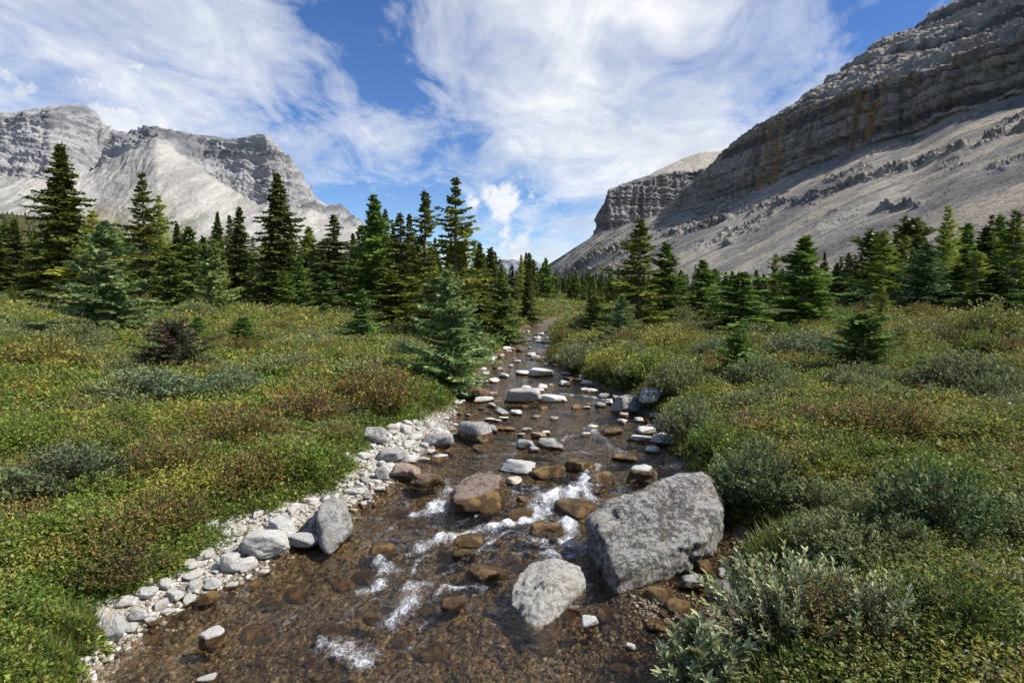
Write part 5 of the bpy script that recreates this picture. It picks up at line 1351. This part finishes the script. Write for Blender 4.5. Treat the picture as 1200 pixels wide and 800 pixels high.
stuff_mesh('grass', 'fine grass and sedge between the herbs and along the banks', 'grass', parts)

# ------------------------------------------------------------------ shrubs
def shrub_meshes(seed, kind):
    """Low shrub about 1 m wide and 0.55 m high: bent stems, each clothed in leaves."""
    rnd = np.random.default_rng(seed)
    ns = 120 if kind != 'willow' else 150
    TV, TF, LP, LD = [], [], [], []
    for i in range(ns):
        a = rnd.uniform(0, 6.28); q = math.sqrt(rnd.random())
        tip = np.array([math.cos(a) * q * .5, math.sin(a) * q * .5, .55 * (1 - .55 * q * q) * rnd.uniform(.7, 1.1)])
        root = np.array([tip[0] * .3, tip[1] * .3, -.05]); mid = (root + tip) / 2 + np.array([0, 0, .05]) + rnd.normal(0, .04, 3)
        pts = [root, mid, tip]; b = len(TV)
        for p_, r in zip(pts, (.006, .004, .002)):
            for j in range(3): TV.append(p_ + r * np.array([math.cos(j * 2.09), math.sin(j * 2.09), 0]))
        for m in range(2):
            for j in range(3): TF.append((b + m * 3 + j, b + m * 3 + (j + 1) % 3, b + m * 3 + 3 + (j + 1) % 3, b + m * 3 + 3 + j))
        nl = 26 if kind != 'willow' else 28
        t = rnd.uniform(.25, 1, nl)[:, None]
        p_ = (1 - t) ** 2 * root + 2 * t * (1 - t) * mid + t * t * tip + rnd.normal(0, .022, (nl, 3))
        d = (tip - mid) / np.linalg.norm(tip - mid)
        LP.append(p_); LD.append(d * .8 + rnd.normal(0, .6, (nl, 3)) + np.array([0, 0, .25]))
    LP, LD = np.concatenate(LP), np.concatenate(LD); n = len(LP)
    pal = dict(willow=PALS, birch=PALB, green=PALG, yellow=PALO)[kind]
    size = dict(willow=.044, birch=.032, green=.036, yellow=.036)[kind]
    C = pal[rnd.integers(4, size=n)] * rnd.uniform(.72, 1.3, (n, 1))
    if kind == 'birch':
        m = rnd.random(n) < .22; C[m] = PALR[rnd.integers(4, size=m.sum())]
        m = rnd.random(n) < .25; C[m] = PALG[rnd.integers(4, size=m.sum())]
    if kind == 'yellow':
        m = rnd.random(n) < .35; C[m] = PALY[rnd.integers(4, size=m.sum())]
    ln = size * rnd.uniform(.6, 1.3, n); wd = ln * (rnd.uniform(.36, .52, n) if kind == 'willow' else rnd.uniform(.5, .7, n))
    V, C = leaves(LP, LD, ln, wd, C, rnd)
    return (mesh_data('foliage', V, np.arange(len(V)).reshape(-1, 4), [M['willow' if kind == 'willow' else 'shrub']], {'tint': C}),
            mesh_data('stems', TV, TF, [M['twig']]))

SH = {k_: [shrub_meshes(400 + 10 * i + j, k_) for j in range(3)] for i, k_ in enumerate(('willow', 'birch', 'green', 'yellow'))}
SNAME = dict(willow=('willow_shrub', 'willow'), birch=('birch_shrub', 'dwarf birch'), green=('leafy_shrub', 'shrub'), yellow=('leafy_shrub', 'shrub'))
def shrub(kind, x, y, wid, hgt, label, group=None, tint=(1, 1, 1)):
    nm, cat = SNAME[kind]
    f, s = SH[kind][int(rng.integers(3))]
    e = link(nm, None, None, (x, y, float(ground_z(x, y)) - .03), rng.uniform(0, 6.28), (wid, wid * rng.uniform(.8, 1.1), hgt / .55))
    tag(e, label, cat, group)
    link('stems', s, e); o = link('foliage', f, e); v = rng.uniform(.9, 1.12); o.color = (tint[0] * v, tint[1] * v, tint[2] * v, 1)
    return e
SHRUBS = [ # u, v(base), width px, height ratio, kind, label, tint
 (150, 478, 150, .30, 'willow', 'wide blue-grey willow mat in the middle of the left meadow', (.85, .95, 1.0)),
 (262, 470, 90, .40, 'willow', 'blue-grey willow mound right of the wide willow mat', (.85, .95, 1.0)),
 (340, 440, 90, .35, 'willow', 'pale willow mound in front of the round young fir', (1.25, 1.15, .95)),
 (420, 455, 90, .40, 'willow', 'pale straw-green willow left of the front spruce', (1.3, 1.2, .9)),
 (470, 425, 60, .55, 'willow', 'pale willow clump at the foot of the left treeline', (1.2, 1.15, .95)),
 (440, 490, 120, .50, 'birch', 'large rust-brown dwarf birch on the left bank', (1.15, 1.0, .8)),
 (350, 500, 120, .45, 'birch', 'brown dwarf birch left of the large rust-brown one', (1.1, .95, .85)),
 (270, 530, 120, .45, 'birch', 'tawny dwarf birch in the middle of the left meadow', (1.15, 1.05, .9)),
 (490, 505, 80, .50, 'yellow', 'yellow-green shrub overhanging the left bank', (1.1, 1.1, .8)),
 (470, 530, 70, .40, 'green', 'bright green shrub at the head of the gravel bar', (1.25, 1.3, 1)),
 (240, 640, 90, .55, 'green', 'dark green leafy shrub at the edge of the white gravel', (.75, 1.0, .8)),
 (60, 590, 150, .40, 'willow', 'dusky willow in the lower left of the meadow', (.62, .7, .68)),
 (120, 700, 130, .40, 'birch', 'purplish-brown dwarf birch near the lower left bank', (.8, .75, .85)),
 (200, 600, 110, .45, 'yellow', 'yellow-leaved shrub above the gravel bar', (1.35, 1.3, .75)),
 (330, 570, 110, .4, 'green', 'green shrub behind the upright wedge of rock', (1.1, 1.1, .9)),
 (30, 440, 110, .45, 'yellow', 'ochre shrub at the left border of the meadow', (1.1, 1.0, .8)),
 (650, 425, 50, .75, 'birch', 'brown-green shrub overhanging the right creek edge', (1.0, 1.0, .8)),
 (680, 440, 64, .6, 'willow', 'silver-green willow on the right creek edge', (1.15, 1.2, 1.15)),
 (725, 445, 80, .55, 'yellow', 'bright yellow-green shrub above the angular grey slab', (1.25, 1.25, .8)),
 (770, 450, 80, .55, 'green', 'green shrub behind the rounded grey rock', (1.2, 1.2, 1)),
 (800, 470, 90, .55, 'willow', 'pale willow above the big pale block', (1.1, 1.1, .9)),
 (815, 520, 90, .75, 'willow', 'grey-green willow over the right bank above the huge boulder', (1.0, 1.05, .9)),
 (850, 540, 90, .6, 'green', 'green shrub behind the huge boulder', (.95, 1.05, .9)),
 (900, 600, 130, .65, 'willow', 'dusky willow just right of the huge boulder', (.70, .82, .70)),
 (960, 570, 120, .45, 'yellow', 'mottled yellow shrub in the right meadow', (1, .95, .8)),
 (1120, 640, 170, .55, 'willow', 'dark grass-green willow mound in the lower right', (.55, .68, .5)),
 (1060, 520, 140, .40, 'birch', 'brown dwarf birch in the right meadow', (.9, .85, .75)),
 (1150, 470, 130, .45, 'willow', 'dusky willow at the right border of the meadow', (.75, .8, .7)),
 (900, 460, 100, .45, 'willow', 'silvery willow patch beside the lone young fir', (1.1, 1.15, 1.05)),
 (960, 425, 110, .35, 'willow', 'blue-grey willow patch left of the dark young fir', (.9, 1, .95)),
 (1060, 420, 110, .45, 'yellow', 'straw-coloured shrub right of the dark young fir', (1.0, .95, .8)),
 (1120, 415, 80, .45, 'birch', 'dark hummock of dwarf birch below the larches', (.7, .75, .7)),
 (1175, 400, 90, .55, 'yellow', 'olive shrub under the tall dark larch', (.9, .9, .8)),
 (790, 415, 90, .40, 'yellow', 'sunlit yellow-green shrub before the pointed fir', (1.25, 1.2, .85)),
 (740, 425, 60, .45, 'willow', 'pale grey willow below the small blue-green spruce', (1.2, 1.2, 1.15)),
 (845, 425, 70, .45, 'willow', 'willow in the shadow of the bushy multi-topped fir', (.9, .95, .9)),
 (1010, 760, 190, .40, 'birch', 'brown twiggy dwarf birch along the lower right edge', (.75, .75, .85)),
 (1150, 760, 190, .45, 'green', 'dark leafy shrub in the lower right corner', (.6, .65, .6)),
]
for u, v, w, hr, kd, lab, tint in SHRUBS:
    p = surface_at(u, v); sw = w * p[1] / FPX
    shrub(kd, p[0], p[1] + sw * .25, sw, sw * hr, lab, None, tint)
rnd = np.random.default_rng(481)
n = 0
GL = dict(willow='low grey-green willow among others like it in the meadow', birch='low brown dwarf birch among others like it in the meadow', green='low green shrub among others like it in the meadow', yellow='low yellow-green shrub among others like it in the meadow')
while n < 420:
    y = rnd.uniform(5.5, 34) if rnd.random() < .8 else rnd.uniform(34, 60); u = rnd.uniform(-30, 1230); x = (u - 600) / FPX * y
    gl, wl, wr, ge = [float(q) for q in edges(y)]
    d = max(gl - x, x - ge)
    if d < .35: continue
    b = float(n2(x, y, 6, 482, 2)); left = x < wl
    kd = ('birch' if b > .13 else 'willow' if b < -.15 else rnd.choice(['yellow', 'green', 'green']))
    if left and y > 20 and rnd.random() < .7: continue
    w = rnd.uniform(.5, 1.0) * (1.0 + min(y, 34) / 26)
    t = (1.15, 1.15, .9) if left else (1.0, 1.03, .85)
    shrub(kd, x, y, w, w * rnd.uniform(.28, .5), GL[kd], dict(willow='willows of the meadow', birch='dwarf birches of the meadow', green='green shrubs of the meadow', yellow='yellow-green shrubs of the meadow')[kd], t); n += 1

# the silvery willow close by on the right, with its large pale leaves
def big_willow(u, v, wpx, hgt, seed, label, nst=42, lsize=.075, tint=1.0):
    rnd = np.random.default_rng(seed); p = surface_at(u, v); w = wpx * p[1] / FPX / 2
    TV, TF, LP, LD, LW = [], [], [], [], []
    for i in range(nst):
        a = rnd.uniform(0, 6.28); q = math.sqrt(rnd.random())
        tip = np.array([math.cos(a) * q * w, math.sin(a) * q * w * .7, hgt * (1 - .5 * q * q) * rnd.uniform(.7, 1.15)])
        root = np.array([tip[0] * .45, tip[1] * .45, -.05]); mid = (root + tip) / 2 + np.array([0, 0, .06]) + rnd.normal(0, .04, 3); b = len(TV)
        for p_, r in zip((root, mid, tip), (.007, .005, .002)):
            for j in range(4): TV.append(p_ + r * np.array([math.cos(j * 1.57), math.sin(j * 1.57), 0]))
        for m in range(2):
            for j in range(4): TF.append((b + m * 4 + j, b + m * 4 + (j + 1) % 4, b + m * 4 + 4 + (j + 1) % 4, b + m * 4 + 4 + j))
        nl = 20; t = np.linspace(.35, 1, nl)[:, None]; ang = np.arange(nl) * 2.4 + a
        p_ = (1 - t) ** 2 * root + 2 * t * (1 - t) * mid + t * t * tip
        d = (tip - mid) / np.linalg.norm(tip - mid)
        LP.append(p_); LD.append(d * .9 + np.stack([np.cos(ang), np.sin(ang), 0 * ang + .25], -1) * rnd.uniform(.5, .9, (nl, 1))); LW.append(lsize * .85 * (1.1 - .4 * t[:, 0]) * rnd.uniform(.7, 1.15, nl))
    P, D, ln = np.concatenate(LP), np.concatenate(LD), np.concatenate(LW); n = len(P)
    D /= np.linalg.norm(D, axis=1)[:, None]
    s = np.cross(D, np.array([0, 0, 1.]) + rnd.normal(0, .35, (n, 3))); s /= np.linalg.norm(s, axis=1)[:, None]; up = np.cross(s, D)
    pal = np.array([(.215, .25, .135), (.27, .30, .17), (.165, .21, .095), (.32, .33, .19), (.26, .25, .07)]) * tint
    C = pal[rnd.choice(5, size=n, p=[.30, .24, .24, .12, .10])] * rnd.uniform(.6, 1.2, (n, 1))
    Vs = []
    wd = ln * .19
    cs = [(0, 0), (.22, .75), (.5, 1.0), (.78, .62), (1.0, 0)]
    for t, k2 in cs:
        m = P + D * (ln * t)[:, None] - up * (ln * .18 * t * t)[:, None]
        Vs += [m + s * (wd * k2)[:, None] + up * (wd * k2 * .45)[:, None], m, m - s * (wd * k2)[:, None] + up * (wd * k2 * .45)[:, None]]
    V = np.stack(Vs, 1); idx = np.arange(n)[:, None] * 15; F = []
    for r_ in range(4):
        for c_ in range(2):
            a0 = r_ * 3 + c_; F.append(np.concatenate([idx + a0, idx + a0 + 1, idx + a0 + 4, idx + a0 + 3], 1))
    e = link('willow_shrub', None, None, (p[0], p[1], p[2] - .02)); tag(e, label, 'willow')
    link('stems', mesh_data('stems', TV, TF, [M['twig']]), e)
    link('foliage', mesh_data('foliage', V.reshape(-1, 3), np.concatenate(F), [M['willow']], {'tint': np.repeat(C, 15, 0)}, smooth=True), e)
big_willow(925, 742, 270, .62, 601, 'silvery large-leaved willow at the lower right bank', 110, .10, 1.5)
big_willow(822, 812, 150, .50, 602, 'pale green large-leaved willow at the bottom edge beside the wet gravel', 50, .155, 1.3)
big_willow(1035, 750, 120, .46, 603, 'sparser silvery willow right of the large-leaved willow', 36, .08, 1.35)
